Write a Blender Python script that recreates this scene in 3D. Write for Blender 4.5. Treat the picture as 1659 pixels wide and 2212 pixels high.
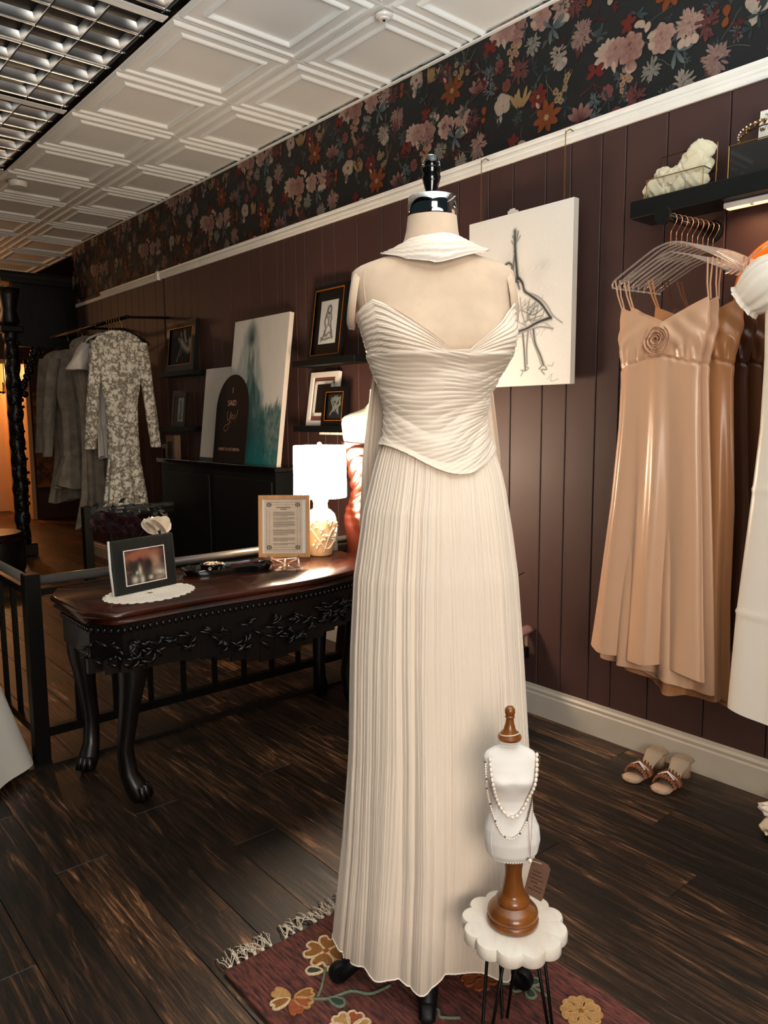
import bpy, math, random
import numpy as np
from mathutils import Vector, Matrix
random.seed(7); rng = np.random.default_rng(7)
for o in list(bpy.data.objects): bpy.data.objects.remove(o)
SC = bpy.context.scene; COL = SC.collection
PI = math.pi; sin = math.sin; cos = math.cos; R = math.radians

# ------------------------------------------------------------------ camera, world, lights, exposure
cam_d = bpy.data.cameras.new('camera'); cam = bpy.data.objects.new('camera', cam_d); COL.objects.link(cam); SC.camera = cam
cam_d.sensor_fit = 'HORIZONTAL'; cam_d.sensor_width = 36.0; cam_d.lens = 36.0 * 1634.1 / 1659.0; cam_d.clip_start = 0.02
YAW, PIT, ROL = -.7086, -.1231, -.0067
fw = Vector((cos(YAW)*cos(PIT), sin(YAW)*cos(PIT), sin(PIT))); rt = Vector((sin(YAW), -cos(YAW), 0)); up = rt.cross(fw)
r2 = rt*cos(ROL) + up*sin(ROL); u2 = -rt*sin(ROL) + up*cos(ROL)
mw = Matrix((r2, u2, -fw)).transposed().to_4x4(); mw.translation = Vector((0, 0, 1.2878)); cam.matrix_world = mw

SC.view_settings.view_transform = 'Standard'; SC.view_settings.look = 'None'
SC.view_settings.exposure = 0.0; SC.view_settings.gamma = 1.0; SC.view_settings.use_curve_mapping = False
wd = bpy.data.worlds.new('world'); SC.world = wd; wd.use_nodes = True
wd.node_tree.nodes['Background'].inputs[0].default_value = (.55, .78, .85, 1); wd.node_tree.nodes['Background'].inputs[1].default_value = 0.03

def area(name, loc, to, sx, sy, power, col):
    l = bpy.data.lights.new(name, 'AREA'); l.shape = 'RECTANGLE'; l.size = sx; l.size_y = sy; l.energy = power; l.color = col
    o = bpy.data.objects.new(name, l); COL.objects.link(o); o.location = loc
    o.rotation_euler = (Vector(to) - Vector(loc)).to_track_quat('-Z', 'Y').to_euler(); return o
def point(name, loc, power, col, r=.03):
    l = bpy.data.lights.new(name, 'POINT'); l.energy = power; l.color = col; l.shadow_soft_size = r
    o = bpy.data.objects.new(name, l); COL.objects.link(o); o.location = loc; return o
# daylight through the shop window behind the photographer
area('window_daylight', (-1.9, .9, 1.75), (1.5, -1.1, 1.75), 1.5, 1.3, 90, (1.0, .90, .79))
# added fill, unseen behind the camera and aimed up to brighten the ceiling
area('ceiling_fill', (-.75, -.5, 1.35), (-.05, -.8, 2.9), 1.6, 1.2, 105, (.80, .91, 1.0)).data.spread = R(108)
# warm lamps of the rooms beyond
point('back_room_lamp', (8.6, -.9, 2.35), 22, (1.0, .50, .22), .1)
point('alcove_lamp', (11.3, -2.45, 1.95), 42, (1.0, .50, .20), .06)
LAMP_E = 70.0

# ------------------------------------------------------------------ materials
def lin(h):
    h = h.lstrip('#'); c = [int(h[i:i+2], 16)/255 for i in (0, 2, 4)]
    return tuple(x/12.92 if x <= .04045 else ((x+.055)/1.055)**2.4 for x in c)
MATS = {}
def mat(name, col='#888888', rough=.5, metal=0, var=0, vs=8, bump=0, bs=60, stretch=(1, 1, 1), sheen=0, coat=0, trans=0, ior=1.45,
        alpha=1, emit=None, es=0, spec=.5, vcol=False, col2=None, aniso=0, sss=0):
    m = bpy.data.materials.new(name); m.use_nodes = True; nt = m.node_tree; b = nt.nodes['Principled BSDF']; L = nt.links.new
    c = lin(col) if isinstance(col, str) else col
    I = b.inputs; I['Base Color'].default_value = (*c, 1); I['Roughness'].default_value = rough; I['Metallic'].default_value = metal
    I['Specular IOR Level'].default_value = spec; I['Sheen Weight'].default_value = sheen; I['Coat Weight'].default_value = coat
    I['Transmission Weight'].default_value = trans; I['IOR'].default_value = ior; I['Alpha'].default_value = alpha
    if sss: I['Subsurface Weight'].default_value = sss; I['Subsurface Radius'].default_value = (.01, .006, .004)
    if emit: I['Emission Color'].default_value = (*lin(emit), 1); I['Emission Strength'].default_value = es
    tc = nt.nodes.new('ShaderNodeTexCoord'); mp = nt.nodes.new('ShaderNodeMapping'); mp.inputs['Scale'].default_value = stretch
    L(tc.outputs['Object'], mp.inputs['Vector'])
    if vcol:
        a = nt.nodes.new('ShaderNodeVertexColor'); a.layer_name = 'Col'; L(a.outputs['Color'], I['Base Color'])
    if var or col2:
        n = nt.nodes.new('ShaderNodeTexNoise'); n.inputs['Scale'].default_value = vs; n.inputs['Detail'].default_value = 6
        L(mp.outputs[0], n.inputs['Vector']); rp = nt.nodes.new('ShaderNodeValToRGB')
        c2 = lin(col2) if col2 else tuple(x*(1+var) for x in c); c1 = c if col2 else tuple(x*(1-var) for x in c)
        rp.color_ramp.elements[0].position = .35; rp.color_ramp.elements[1].position = .68
        rp.color_ramp.elements[0].color = (*c1, 1); rp.color_ramp.elements[1].color = (*c2, 1)
        L(n.outputs['Fac'], rp.inputs[0]); L(rp.outputs[0], I['Base Color'])
    if bump:
        n = nt.nodes.new('ShaderNodeTexNoise'); n.inputs['Scale'].default_value = bs; n.inputs['Detail'].default_value = 4
        L(mp.outputs[0], n.inputs['Vector']); bp = nt.nodes.new('ShaderNodeBump'); bp.inputs['Strength'].default_value = bump
        bp.inputs['Distance'].default_value = .004; L(n.outputs['Fac'], bp.inputs['Height']); L(bp.outputs[0], I['Normal'])
    MATS[name] = m; return m
def sheer(m, z0, z1, a0, a1):
    """unlined hem: fabric lets light through near the hem (object height z0..z1)"""
    nt = m.node_tree; L = nt.links.new; tc = nt.nodes.new('ShaderNodeTexCoord'); sp = nt.nodes.new('ShaderNodeSeparateXYZ')
    L(tc.outputs['Object'], sp.inputs[0]); mr = nt.nodes.new('ShaderNodeMapRange')
    for k, v in (('From Min', z0), ('From Max', z1), ('To Min', a0), ('To Max', a1)): mr.inputs[k].default_value = v
    L(sp.outputs['Z'], mr.inputs['Value']); L(mr.outputs[0], nt.nodes['Principled BSDF'].inputs['Alpha'])

m_ceil = mat('ceiling_paint', '#e6e4dc', .55, bump=.05, bs=200)
m_white = mat('white_trim_paint', '#e9e6dd', .4, var=.04)
m_base = mat('baseboard_paint', '#b9b0a2', .42, var=.05)
m_wall = mat('brown_wall_paint', '#412a26', .55, var=.06, vs=3, bump=.06, bs=150)
m_paper = mat('wallpaper_ground', '#090d0e', .6, var=.25, vs=5)
m_print = mat('floral_print', vcol=True, rough=.65, spec=.3)
m_dark = mat('dark_wood', '#16110f', .38, var=.3, vs=20, stretch=(1, 1, .2), bump=.15, bs=80)
m_black = mat('black_paint', '#060808', .5, spec=.35)
m_bmetal = mat('black_metal', '#15130f', .4, metal=.6)
m_chrome = mat('chrome', '#d8d8d8', .06, metal=1)
m_louver = mat('louver_aluminium', '#b4afa8', .3, metal=1)
m_fixbk = mat('fixture_interior', '#d9d4cb', .35)
m_glossblk = mat('gloss_black', '#070707', .12, coat=.6)
m_linen = mat('linen_form', '#cbb096', .85, var=.05, vs=30, bump=.12, bs=900, sheen=.2)
m_chif = mat('ivory_chiffon', '#ead7c3', .62, bump=.35, bs=150, stretch=(1, 1, .03), sheen=.25)
m_bod = mat('ivory_crepe', '#ead7c3', .5, bump=.25, bs=60, stretch=(.35, .35, 3), sheen=.25)
m_scarf = mat('ivory_scarf', '#ebdbca', .5, bump=.2, bs=70, stretch=(.4, .4, 2), sheen=.3)
m_hem = mat('rolled_hem', '#f6ecdd', .6)
sheer(m_chif, .07, .2, .74, 1.0)
m_marble = mat('white_marble', '#dccbb8', .3, vs=22, col2='#f2e9dd', stretch=(1, .35, 1), coat=.2, sss=.1)
m_turned = mat('turned_amber_wood', '#7a4415', .32, var=.35, vs=18, stretch=(1, 1, .25), coat=.4)
m_pearl = mat('pearl', '#efdfcf', .25, coat=.5)
m_gbead = mat('brass_bead', '#6b5034', .3, metal=.8)
m_minifab = mat('white_stretch_fabric', '#e9e1da', .6, bump=.05, bs=500, sheen=.2)
m_kraft = mat('kraft_tag', '#6d4c3a', .7, var=.15)
m_ink = mat('ink', '#1c1512', .6)
m_rug = mat('rug_weave', '#7d4339', .95, col2='#34201f', vs=90, stretch=(.35, 1.5, 1), bump=1.0, bs=300)
m_fringe = mat('cotton_fringe', '#d8c9b4', .9)
m_yarns = {k: mat('yarn_'+k, v, .95, var=.25, vs=300, bump=.6, bs=500) for k, v in
           dict(cream='#d9bb95', ochre='#8d5a26', rust='#9a4f2b', sage='#6f7a63', green='#333f33', tan='#b98a55').items()}
m_satin = {k: mat('satin_'+k, v, .3, sheen=.1, bump=.05, bs=10, spec=.6) for k, v in
           dict(champagne='#cda282', tan='#b07a50', brown='#6b4226', cocoa='#4a2a18', amber='#c07c3f', ivory='#e8dccd').items()}
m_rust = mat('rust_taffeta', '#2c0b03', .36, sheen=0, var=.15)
m_acryl = mat('clear_acrylic', '#fff4ea', .05, trans=.85, ior=1.45)
m_copper = mat('copper_wire', '#d9a07a', .2, metal=1)
m_glass = mat('clear_glass', '#ffffff', .02, trans=1, ior=1.1)
m_brass = mat('antique_brass', '#8c6b3c', .3, metal=1)
m_tulle = mat('cream_tulle', '#ded3b2', .8, bump=.2, bs=80, sheen=.5, alpha=.93)
m_paperw = mat('paper_white', '#e8e2d6', .8)
m_desk = mat('mahogany_top', '#43190a', .24, col2='#140704', vs=10, stretch=(2.5, .4, 1), coat=.25)
m_carve = mat('carved_mahogany', '#0c0706', .36, var=.3, coat=.1)
m_oak = mat('oak_frame', '#cf955c', .45, var=.15, vs=30, stretch=(1, 1, .2))
m_ceramic = mat('cream_ceramic', '#e6c79a', .35, coat=.3)
m_relief = mat('ivory_relief', '#f5ead6', .4)
m_shade = mat('lamp_shade_fabric', '#f6efe2', .8, emit='#ffe2c2', es=LAMP_E)
m_goldlip = mat('gold_frame_lip', '#c87a2e', .35, metal=.6)
m_frameblk = mat('black_frame', '#080706', .35)
m_fabframe = mat('quilted_black_frame', '#121512', .55, bump=.3, bs=40)
m_lacecl = mat('crochet_cotton', '#e9e3d8', .9, bump=.5, bs=300)
m_rosered = mat('dark_red_petal', '#31141a', .6, var=.3)
m_leafblk = mat('near_black_leaf', '#0f1512', .5)
m_petalw = mat('ivory_petal', '#dfcfba', .6)
m_wineb = mat('burgundy_board', '#120b0c', .6, spec=.3)
m_rosegold = mat('rose_gold_print', '#c79a86', .4, metal=.4)
m_art = mat('painted_surface', vcol=True, rough=.7)
m_canvs = mat('canvas_edge', '#d9cfc2', .8)
m_green = mat('exit_green', '#0a5a2c', .4, emit='#10d860', es=1.6)
m_darkred = mat('pen_red', '#6a1722', .35)
m_suede = mat('nude_leather', '#b8947a', .55)
m_insole = mat('taupe_insole', '#9c8873', .6)
m_ruffle = mat('rust_ruffle', '#8a5234', .8, var=.2, vs=80)
m_amber = mat('amber_lacquer', '#d96a10', .35, coat=.3)
m_mirror = mat('mirror_glass', '#cfcfcf', .03, metal=1)
m_damask = mat('damask_paper', '#8b5a2e', .6, col2='#3a2415', vs=14)
m_door = mat('cream_door_paint', '#c9a77f', .5)
m_greyfab = mat('grey_box_card', '#45484a', .7)
m_led = mat('led_lens', '#fff0e0', .4, emit='#ffb070', es=3.0)
m_plast = mat('white_plastic', '#e4ddd2', .35)

# lace: creamy flowers raised over a tan net
def lace_mat(name, hi, lo, sc):
    m = mat(name, hi, .8); nt = m.node_tree; L = nt.links.new; b = nt.nodes['Principled BSDF']
    tc = nt.nodes.new('ShaderNodeTexCoord'); nz = nt.nodes.new('ShaderNodeTexNoise'); nz.inputs['Scale'].default_value = sc*.9; nz.inputs['Detail'].default_value = 3
    mx = nt.nodes.new('ShaderNodeMixRGB'); mx.inputs[0].default_value = .07; L(tc.outputs['Object'], nz.inputs['Vector'])
    L(tc.outputs['Object'], mx.inputs[1]); L(nz.outputs['Color'], mx.inputs[2]); prev = None
    for k, (s_, r_) in enumerate(((sc, .52), (sc*2.3, .42))):
        v = nt.nodes.new('ShaderNodeTexVoronoi'); v.feature = 'SMOOTH_F1'; v.inputs['Scale'].default_value = s_; v.inputs['Smoothness'].default_value = .25; L(mx.outputs[0], v.inputs['Vector'])
        rp = nt.nodes.new('ShaderNodeValToRGB'); rp.color_ramp.elements[0].position = r_-.14; rp.color_ramp.elements[1].position = r_+.04
        rp.color_ramp.elements[0].color = (1, 1, 1, 1); rp.color_ramp.elements[1].color = (0, 0, 0, 1); L(v.outputs['Distance'], rp.inputs[0])
        if prev is None: prev = rp
        else:
            mm = nt.nodes.new('ShaderNodeMath'); mm.operation = 'MAXIMUM'; L(prev.outputs[0], mm.inputs[0]); L(rp.outputs[0], mm.inputs[1]); prev = mm
    c = nt.nodes.new('ShaderNodeMixRGB'); c.inputs[1].default_value = (*lin(lo), 1); c.inputs[2].default_value = (*lin(hi), 1); L(prev.outputs[0], c.inputs[0]); L(c.outputs[0], b.inputs['Base Color'])
    bp = nt.nodes.new('ShaderNodeBump'); bp.inputs['Distance'].default_value = .006; bp.inputs['Strength'].default_value = .6
    L(prev.outputs[0], bp.inputs['Height']); L(bp.outputs[0], b.inputs['Normal']); return m
m_lace = lace_mat('guipure_lace', '#e4decf', '#857b6c', 30)
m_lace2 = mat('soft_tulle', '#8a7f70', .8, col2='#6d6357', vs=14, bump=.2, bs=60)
m_gown = mat('white_crepe_gown', '#cfc6bb', .55, sheen=.2)

# floor boards: worn grain, one random tone per board
def wood_mat():
    m = mat('vinyl_plank', '#2c1c15', .42, spec=.5); nt = m.node_tree; L = nt.links.new; b = nt.nodes['Principled BSDF']
    tc = nt.nodes.new('ShaderNodeTexCoord'); oi = nt.nodes.new('ShaderNodeObjectInfo')
    ml = nt.nodes.new('ShaderNodeVectorMath'); ml.operation = 'MULTIPLY'; ml.inputs[1].default_value = (2.2, 34, 1)
    ad = nt.nodes.new('ShaderNodeVectorMath'); ad.operation = 'ADD'; cv = nt.nodes.new('ShaderNodeCombineXYZ')
    sc = nt.nodes.new('ShaderNodeMath'); sc.operation = 'MULTIPLY'; sc.inputs[1].default_value = 80
    L(oi.outputs['Random'], sc.inputs[0]); L(sc.outputs[0], cv.inputs[0]); L(sc.outputs[0], cv.inputs[1])
    L(tc.outputs['Object'], ml.inputs[0]); L(ml.outputs[0], ad.inputs[0]); L(cv.outputs[0], ad.inputs[1])
    n = nt.nodes.new('ShaderNodeTexNoise'); n.inputs['Scale'].default_value = 1.6; n.inputs['Detail'].default_value = 8; n.inputs['Roughness'].default_value = .72
    n.inputs['Distortion'].default_value = 1.3; L(ad.outputs[0], n.inputs['Vector'])
    rp = nt.nodes.new('ShaderNodeValToRGB'); e = rp.color_ramp.elements
    e[0].position = .36; e[0].color = (*lin('#0e0b09'), 1); e[1].position = .74; e[1].color = (*lin('#ac7c54'), 1)
    x = e.new(.5); x.color = (*lin('#22170f'), 1); x = e.new(.61); x.color = (*lin('#4e3423'), 1)
    n2 = nt.nodes.new('ShaderNodeTexNoise'); n2.inputs['Scale'].default_value = .9; n2.inputs['Detail'].default_value = 3
    ml2 = nt.nodes.new('ShaderNodeVectorMath'); ml2.operation = 'MULTIPLY'; ml2.inputs[1].default_value = (1.5, 5, 1)
    L(tc.outputs['Object'], ml2.inputs[0]); ad2 = nt.nodes.new('ShaderNodeVectorMath'); ad2.operation = 'ADD'
    L(ml2.outputs[0], ad2.inputs[0]); L(cv.outputs[0], ad2.inputs[1]); L(ad2.outputs[0], n2.inputs['Vector'])
    mm = nt.nodes.new('ShaderNodeMath'); mm.operation = 'MULTIPLY_ADD'; mm.inputs[1].default_value = .45; mm.inputs[2].default_value = -.225
    L(n2.outputs['Fac'], mm.inputs[0]); aa = nt.nodes.new('ShaderNodeMath'); aa.operation = 'ADD'; L(n.outputs['Fac'], aa.inputs[0]); L(mm.outputs[0], aa.inputs[1])
    mr = nt.nodes.new('ShaderNodeMath'); mr.operation = 'MULTIPLY_ADD'; mr.inputs[1].default_value = .10; mr.inputs[2].default_value = -.05
    L(oi.outputs['Random'], mr.inputs[0]); a3 = nt.nodes.new('ShaderNodeMath'); a3.operation = 'ADD'; L(aa.outputs[0], a3.inputs[0]); L(mr.outputs[0], a3.inputs[1])
    L(a3.outputs[0], rp.inputs[0]); L(rp.outputs[0], b.inputs['Base Color'])
    bp = nt.nodes.new('ShaderNodeBump'); bp.inputs['Distance'].default_value = .002; bp.inputs['Strength'].default_value = .5
    L(n.outputs['Fac'], bp.inputs['Height']); L(bp.outputs[0], b.inputs['Normal']); return m
m_plank = wood_mat()

# ------------------------------------------------------------------ mesh helpers
class MB:
    def __init__(s): s.v = []; s.f = []; s.c = []
    def add(s, vs, fs, col=None):
        n = len(s.v); s.v += [tuple(map(float, p)) for p in vs]; s.f += [tuple(i+n for i in f) for f in fs]
        s.c += (col if isinstance(col, list) else [col or (1, 1, 1)]*len(vs)); return s
    def box(s, c, d, rot=None):
        x, y, z = d[0]/2, d[1]/2, d[2]/2; vs = [Vector((a*x, b*y, e*z)) for a in (-1, 1) for b in (-1, 1) for e in (-1, 1)]
        if rot is not None: vs = [rot @ p for p in vs]
        vs = [p + Vector(c) for p in vs]
        return s.add(vs, [(0, 1, 3, 2), (4, 6, 7, 5), (0, 4, 5, 1), (2, 3, 7, 6), (0, 2, 6, 4), (1, 5, 7, 3)])
    def bx(s, x0, x1, y0, y1, z0, z1): return s.box(((x0+x1)/2, (y0+y1)/2, (z0+z1)/2), (abs(x1-x0), abs(y1-y0), abs(z1-z0)))
    def bev(s, c, d, b=.004, rot=None):
        """box with chamfered edges"""
        x, y, z = d[0]/2, d[1]/2, d[2]/2; b = min(b, x*.9, y*.9, z*.9); vs = []; 
        for a in (-1, 1):
            for e in (-1, 1):
                for g in (-1, 1): vs += [Vector((a*(x-b), e*(y-b), g*z)), Vector((a*(x-b), e*y, g*(z-b))), Vector((a*x, e*(y-b), g*(z-b)))]
        if rot is not None: vs = [rot @ p for p in vs]
        vs = [p + Vector(c) for p in vs]
        i = lambda a, e, g, k: ((a*2+e)*2+g)*3+k
        fs = []
        for g in (0, 1): q = [i(0, 0, g, 0), i(1, 0, g, 0), i(1, 1, g, 0), i(0, 1, g, 0)]; fs.append(tuple(q if g else q[::-1]))
        for e in (0, 1): q = [i(0, e, 0, 1), i(1, e, 0, 1), i(1, e, 1, 1), i(0, e, 1, 1)]; fs.append(tuple(q[::-1] if e else q))
        for a in (0, 1): q = [i(a, 0, 0, 2), i(a, 1, 0, 2), i(a, 1, 1, 2), i(a, 0, 1, 2)]; fs.append(tuple(q if a else q[::-1]))
        for e in (0, 1):
            for g in (0, 1): fs.append((i(0, e, g, 0), i(1, e, g, 0), i(1, e, g, 1), i(0, e, g, 1)))
        for a in (0, 1):
            for g in (0, 1): fs.append((i(a, 0, g, 0), i(a, 1, g, 0), i(a, 1, g, 2), i(a, 0, g, 2)))
            for e in (0, 1): fs.append((i(a, e, 0, 1), i(a, e, 1, 1), i(a, e, 1, 2), i(a, e, 0, 2)))
        for a in (0, 1):
            for e in (0, 1):
                for g in (0, 1): fs.append((i(a, e, g, 0), i(a, e, g, 1), i(a, e, g, 2)))
        return s.add(vs, fs)
    def tube(s, pts, r, n=8, closed=False, caps=True):
        pts = [Vector(p) for p in pts]; m = len(pts); rr = r if isinstance(r, (list, tuple)) else [r]*m; vs = []; fs = []; pu = None
        for i, p in enumerate(pts):
            a = pts[(i-1) % m] if (i or closed) else p; b = pts[(i+1) % m] if (i < m-1 or closed) else p
            t = (b-a).normalized() if (b-a).length > 1e-9 else Vector((0, 0, 1))
            if pu is None: pu = t.orthogonal().normalized()
            u = (pu - t*pu.dot(t)); u = u.normalized() if u.length > 1e-6 else t.orthogonal().normalized(); pu = u; w = t.cross(u)
            for k in range(n): vs.append(p + (u*cos(2*PI*k/n) + w*sin(2*PI*k/n))*rr[i])
        for i in range(m if closed else m-1):
            j = (i+1) % m
            for k in range(n): l = (k+1) % n; fs.append((i*n+k, i*n+l, j*n+l, j*n+k))
        if caps and not closed: fs.append(tuple(range(n))[::-1]); fs.append(tuple((m-1)*n+k for k in range(n)))
        return s.add(vs, fs)
    def lathe(s, prof, n=32, c=(0, 0, 0), sx=1, sy=1, fn=None):
        vs = []; fs = []; m = len(prof)
        for r, z in prof:
            for k in range(n):
                a = 2*PI*k/n; q = fn(a, z) if fn else 1; vs.append((c[0]+r*sx*q*cos(a), c[1]+r*sy*q*sin(a), c[2]+z))
        for i in range(m-1):
            for k in range(n): l = (k+1) % n; fs.append((i*n+k, i*n+l, (i+1)*n+l, (i+1)*n+k))
        if prof[0][0] > 1e-5: fs.append(tuple(range(n))[::-1])
        if prof[-1][0] > 1e-5: fs.append(tuple((m-1)*n+k for k in range(n)))
        return s.add(vs, fs)
    def prism(s, poly, h, M4=None):
        n = len(poly); vs = [Vector((x, y, 0)) for x, y in poly] + [Vector((x, y, h)) for x, y in poly]
        if M4 is not None: vs = [M4 @ p for p in vs]
        return s.add(vs, [tuple(range(n))[::-1], tuple(range(n, 2*n))] + [(i, (i+1) % n, n+(i+1) % n, n+i) for i in range(n)])
    def ball(s, c, r, n=8, m=6, sc=(1, 1, 1)):
        prof = [(max(r*sin(PI*i/m), 1e-4 if i in (0, m) else 0), -r*cos(PI*i/m)) for i in range(m+1)]
        vs = []; fs = []
        for q, z in prof:
            for k in range(n): vs.append((c[0]+q*sc[0]*cos(2*PI*k/n), c[1]+q*sc[1]*sin(2*PI*k/n), c[2]+z*sc[2]))
        for i in range(m):
            for k in range(n): l = (k+1) % n; fs.append((i*n+k, i*n+l, (i+1)*n+l, (i+1)*n+k))
        return s.add(vs, fs)
    def ribbon(s, pts, w, nrm, col=None):
        pts = [Vector(p) for p in pts]; N = Vector(nrm); vs = []; m = len(pts); ww = w if isinstance(w, (list, tuple)) else [w]*m
        for i, p in enumerate(pts):
            t = pts[min(i+1, m-1)] - pts[max(i-1, 0)]; q = t.cross(N); q = q.normalized() if q.length > 1e-9 else Vector((1, 0, 0))
            vs += [p-q*ww[i]/2, p+q*ww[i]/2]
        return s.add(vs, [(2*i, 2*i+1, 2*i+3, 2*i+2) for i in range(m-1)], col)
    def mesh(s, name, m, smooth=False):
        me = bpy.data.meshes.new(name); me.from_pydata(s.v, [], s.f)
        if m is not None: me.materials.append(m)
        if m in (m_print, m_art):
            ca = me.color_attributes.new('Col', 'FLOAT_COLOR', 'POINT'); ca.data.foreach_set('color', np.array([(*c, 1) for c in s.c], 'f').ravel())
        if smooth: me.shade_smooth() if smooth is True else (me.shade_smooth(), me.set_sharp_from_angle(angle=smooth))
        me.update(); return me
    def build(s, name, m, parent=None, smooth=False): return ob(name, s.mesh(name, m, smooth), parent)
def ob(name, me, parent=None, loc=None, rot=None):
    o = bpy.data.objects.new(name, me); COL.objects.link(o)
    if parent is not None: o.parent = parent
    if loc: o.location = loc
    if rot: o.rotation_euler = rot
    return o
def tag(o, label, cat, group=None):
    o['label'] = label; o['category'] = cat
    if group: o['group'] = group
    return o
def thing(name, label, cat, loc=(0, 0, 0), rz=0, group=None, rot=None):
    o = bpy.data.objects.new(name, None); COL.objects.link(o); o.location = loc; o.rotation_euler = rot or (0, 0, rz); o.empty_display_size = .05
    return tag(o, label, cat, group)
def struct(o): o['kind'] = 'structure'; return o
def stuff(o): o['kind'] = 'stuff'; return o
def dup(root, loc, rz=None, label=None, group=None):
    r = root.copy(); COL.objects.link(r); r.location = loc
    if rz is not None: r.rotation_euler = (0, 0, rz)
    if label: r['label'] = label
    if group: r['group'] = group
    for ch in list(root.children):
        c = ch.copy(); COL.objects.link(c); c.parent = r
        for g in list(ch.children): d = g.copy(); COL.objects.link(d); d.parent = c
    return r
def npmesh(name, V, F, m, parent, smooth=True, col=None):
    me = bpy.data.meshes.new(name); V = np.asarray(V, 'f').reshape(-1, 3); F = np.asarray(F, 'i').reshape(-1, 4)
    me.vertices.add(len(V)); me.vertices.foreach_set('co', V.ravel()); me.loops.add(F.size); me.loops.foreach_set('vertex_index', F.ravel())
    me.polygons.add(len(F)); me.polygons.foreach_set('loop_start', np.arange(0, F.size, 4, dtype='i')); 
    me.update(calc_edges=True); me.materials.append(m)
    if col is not None:
        ca = me.color_attributes.new('Col', 'FLOAT_COLOR', 'POINT'); c4 = np.ones((len(V), 4), 'f'); c4[:, :3] = col; ca.data.foreach_set('color', c4.ravel())
    if smooth: me.shade_smooth()
    return ob(name, me, parent)
def gridf(nu, nv, wrap):
    """quad indices of an nv x nu grid"""
    i = np.arange(nv-1)[:, None]; j = np.arange(nu if wrap else nu-1)[None, :]; k = (j+1) % nu
    return np.stack([i*nu+j, i*nu+k, (i+1)*nu+k, (i+1)*nu+j], -1).reshape(-1, 4)
def sheath(name, rings, m, parent, nu=200, nv=120, top=None, bot=None, fold=None, th=(0, 2*PI), warp=None, thick=0, vp=1.0):
    """closed cloth tube: rings = (z, cx, cy, a, b) low to high; angle 0 faces local -y"""
    rg = np.array(sorted(rings)); full = abs(th[1]-th[0]-2*PI) < 1e-6
    t = np.linspace(th[0], th[1], nu, endpoint=not full)[None, :]; v = np.linspace(0, 1, nv)[:, None]
    zt = (top(t) if top else rg[-1, 0]) + 0*t; zb = (bot(t) if bot else rg[0, 0]) + 0*t
    z = zt + (zb-zt)*v**vp; I = lambda k: np.interp(z, rg[:, 0], rg[:, k])
    f = fold(t+0*z, z) if fold else 0*z
    x = I(1) + (I(3)+f)*np.sin(t); y = I(2) - (I(4)+f)*np.cos(t)
    if warp: x, y, z = warp(x, y, z)
    o = npmesh(name, np.stack([x, y, z], -1), gridf(nu, nv, full), m, parent)
    if thick:
        md = o.modifiers.new('cloth_thickness', 'SOLIDIFY'); md.thickness = thick; md.offset = 0
    return o
def text(s, size, m, parent, M4, name='lettering', ext=.0003, sx=1.0, align='CENTER'):
    cu = bpy.data.curves.new('t', 'FONT'); cu.body = s; cu.size = size; cu.align_x = align; cu.align_y = 'CENTER'; cu.extrude = ext
    t = bpy.data.objects.new('t', cu); COL.objects.link(t); bpy.context.view_layer.update()
    me = bpy.data.meshes.new_from_object(t.evaluated_get(bpy.context.evaluated_depsgraph_get())); bpy.data.objects.remove(t); bpy.data.curves.remove(cu)
    me.transform(M4 @ Matrix.Diagonal((sx, 1, 1, 1))); me.materials.clear(); me.materials.append(m); return ob(name, me, parent)
def smn(n, seed, scale=1.0):
    """smooth random periodic 1-D function of angle"""
    r = np.random.default_rng(seed); A = r.normal(size=n); P = r.uniform(0, 2*PI, n)
    return lambda t: sum(A[k]*np.cos((k+1)*t*1.0+P[k])/(1+k*.35) for k in range(n))*scale
V3 = Vector
# panel lying in the local xz plane, facing local -y
FACE = Matrix(((1, 0, 0, 0), (0, 0, -1, 0), (0, 1, 0, 0), (0, 0, 0, 1)))
def face_at(x, y, z): return Matrix.Translation((x, y, z)) @ FACE

# ------------------------------------------------------------------ setting
WY = -2.574; HC = 2.908
XN = -1.2; XF = 10.5
# sub floor and boards
fl = struct(MB().bx(-2.6, 11.9, -3.9, 3.2, -.06, -.004).build('floor', m_black))
PW = .152; PL = 1.22; pm = {}
def plank_mesh(l, w):
    k = (round(l, 3), round(w, 3))
    if k not in pm: pm[k] = MB().bev((l/2, w/2, -.004), (l-.0012, w-.0012, .008), .0012).mesh('plank', m_plank)
    return pm[k]
row = 0; y = WY
while y < .8:
    x = -.9 + [0, .41, .83, .2, .62, 1.0, .31, .75][row % 8] - PL + random.uniform(-.06, .06)
    while x < (7.2 if y < -.3 else 4.5):
        px = max(x, -.9)
        if x+PL > px+.05: ob('plank', plank_mesh(x+PL-px, PW), fl, (px, y, 0))
        x += PL
    y += PW; row += 1
stuff(MB().bx(7.2+.0, 11.9, -3.9, .8, -.02, -.001).build('far_boards', m_plank, fl))
stuff(MB().bx(-.9, 11.9, .8, 3.2, -.02, -.001).build('side_boards', m_plank, fl))
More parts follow.
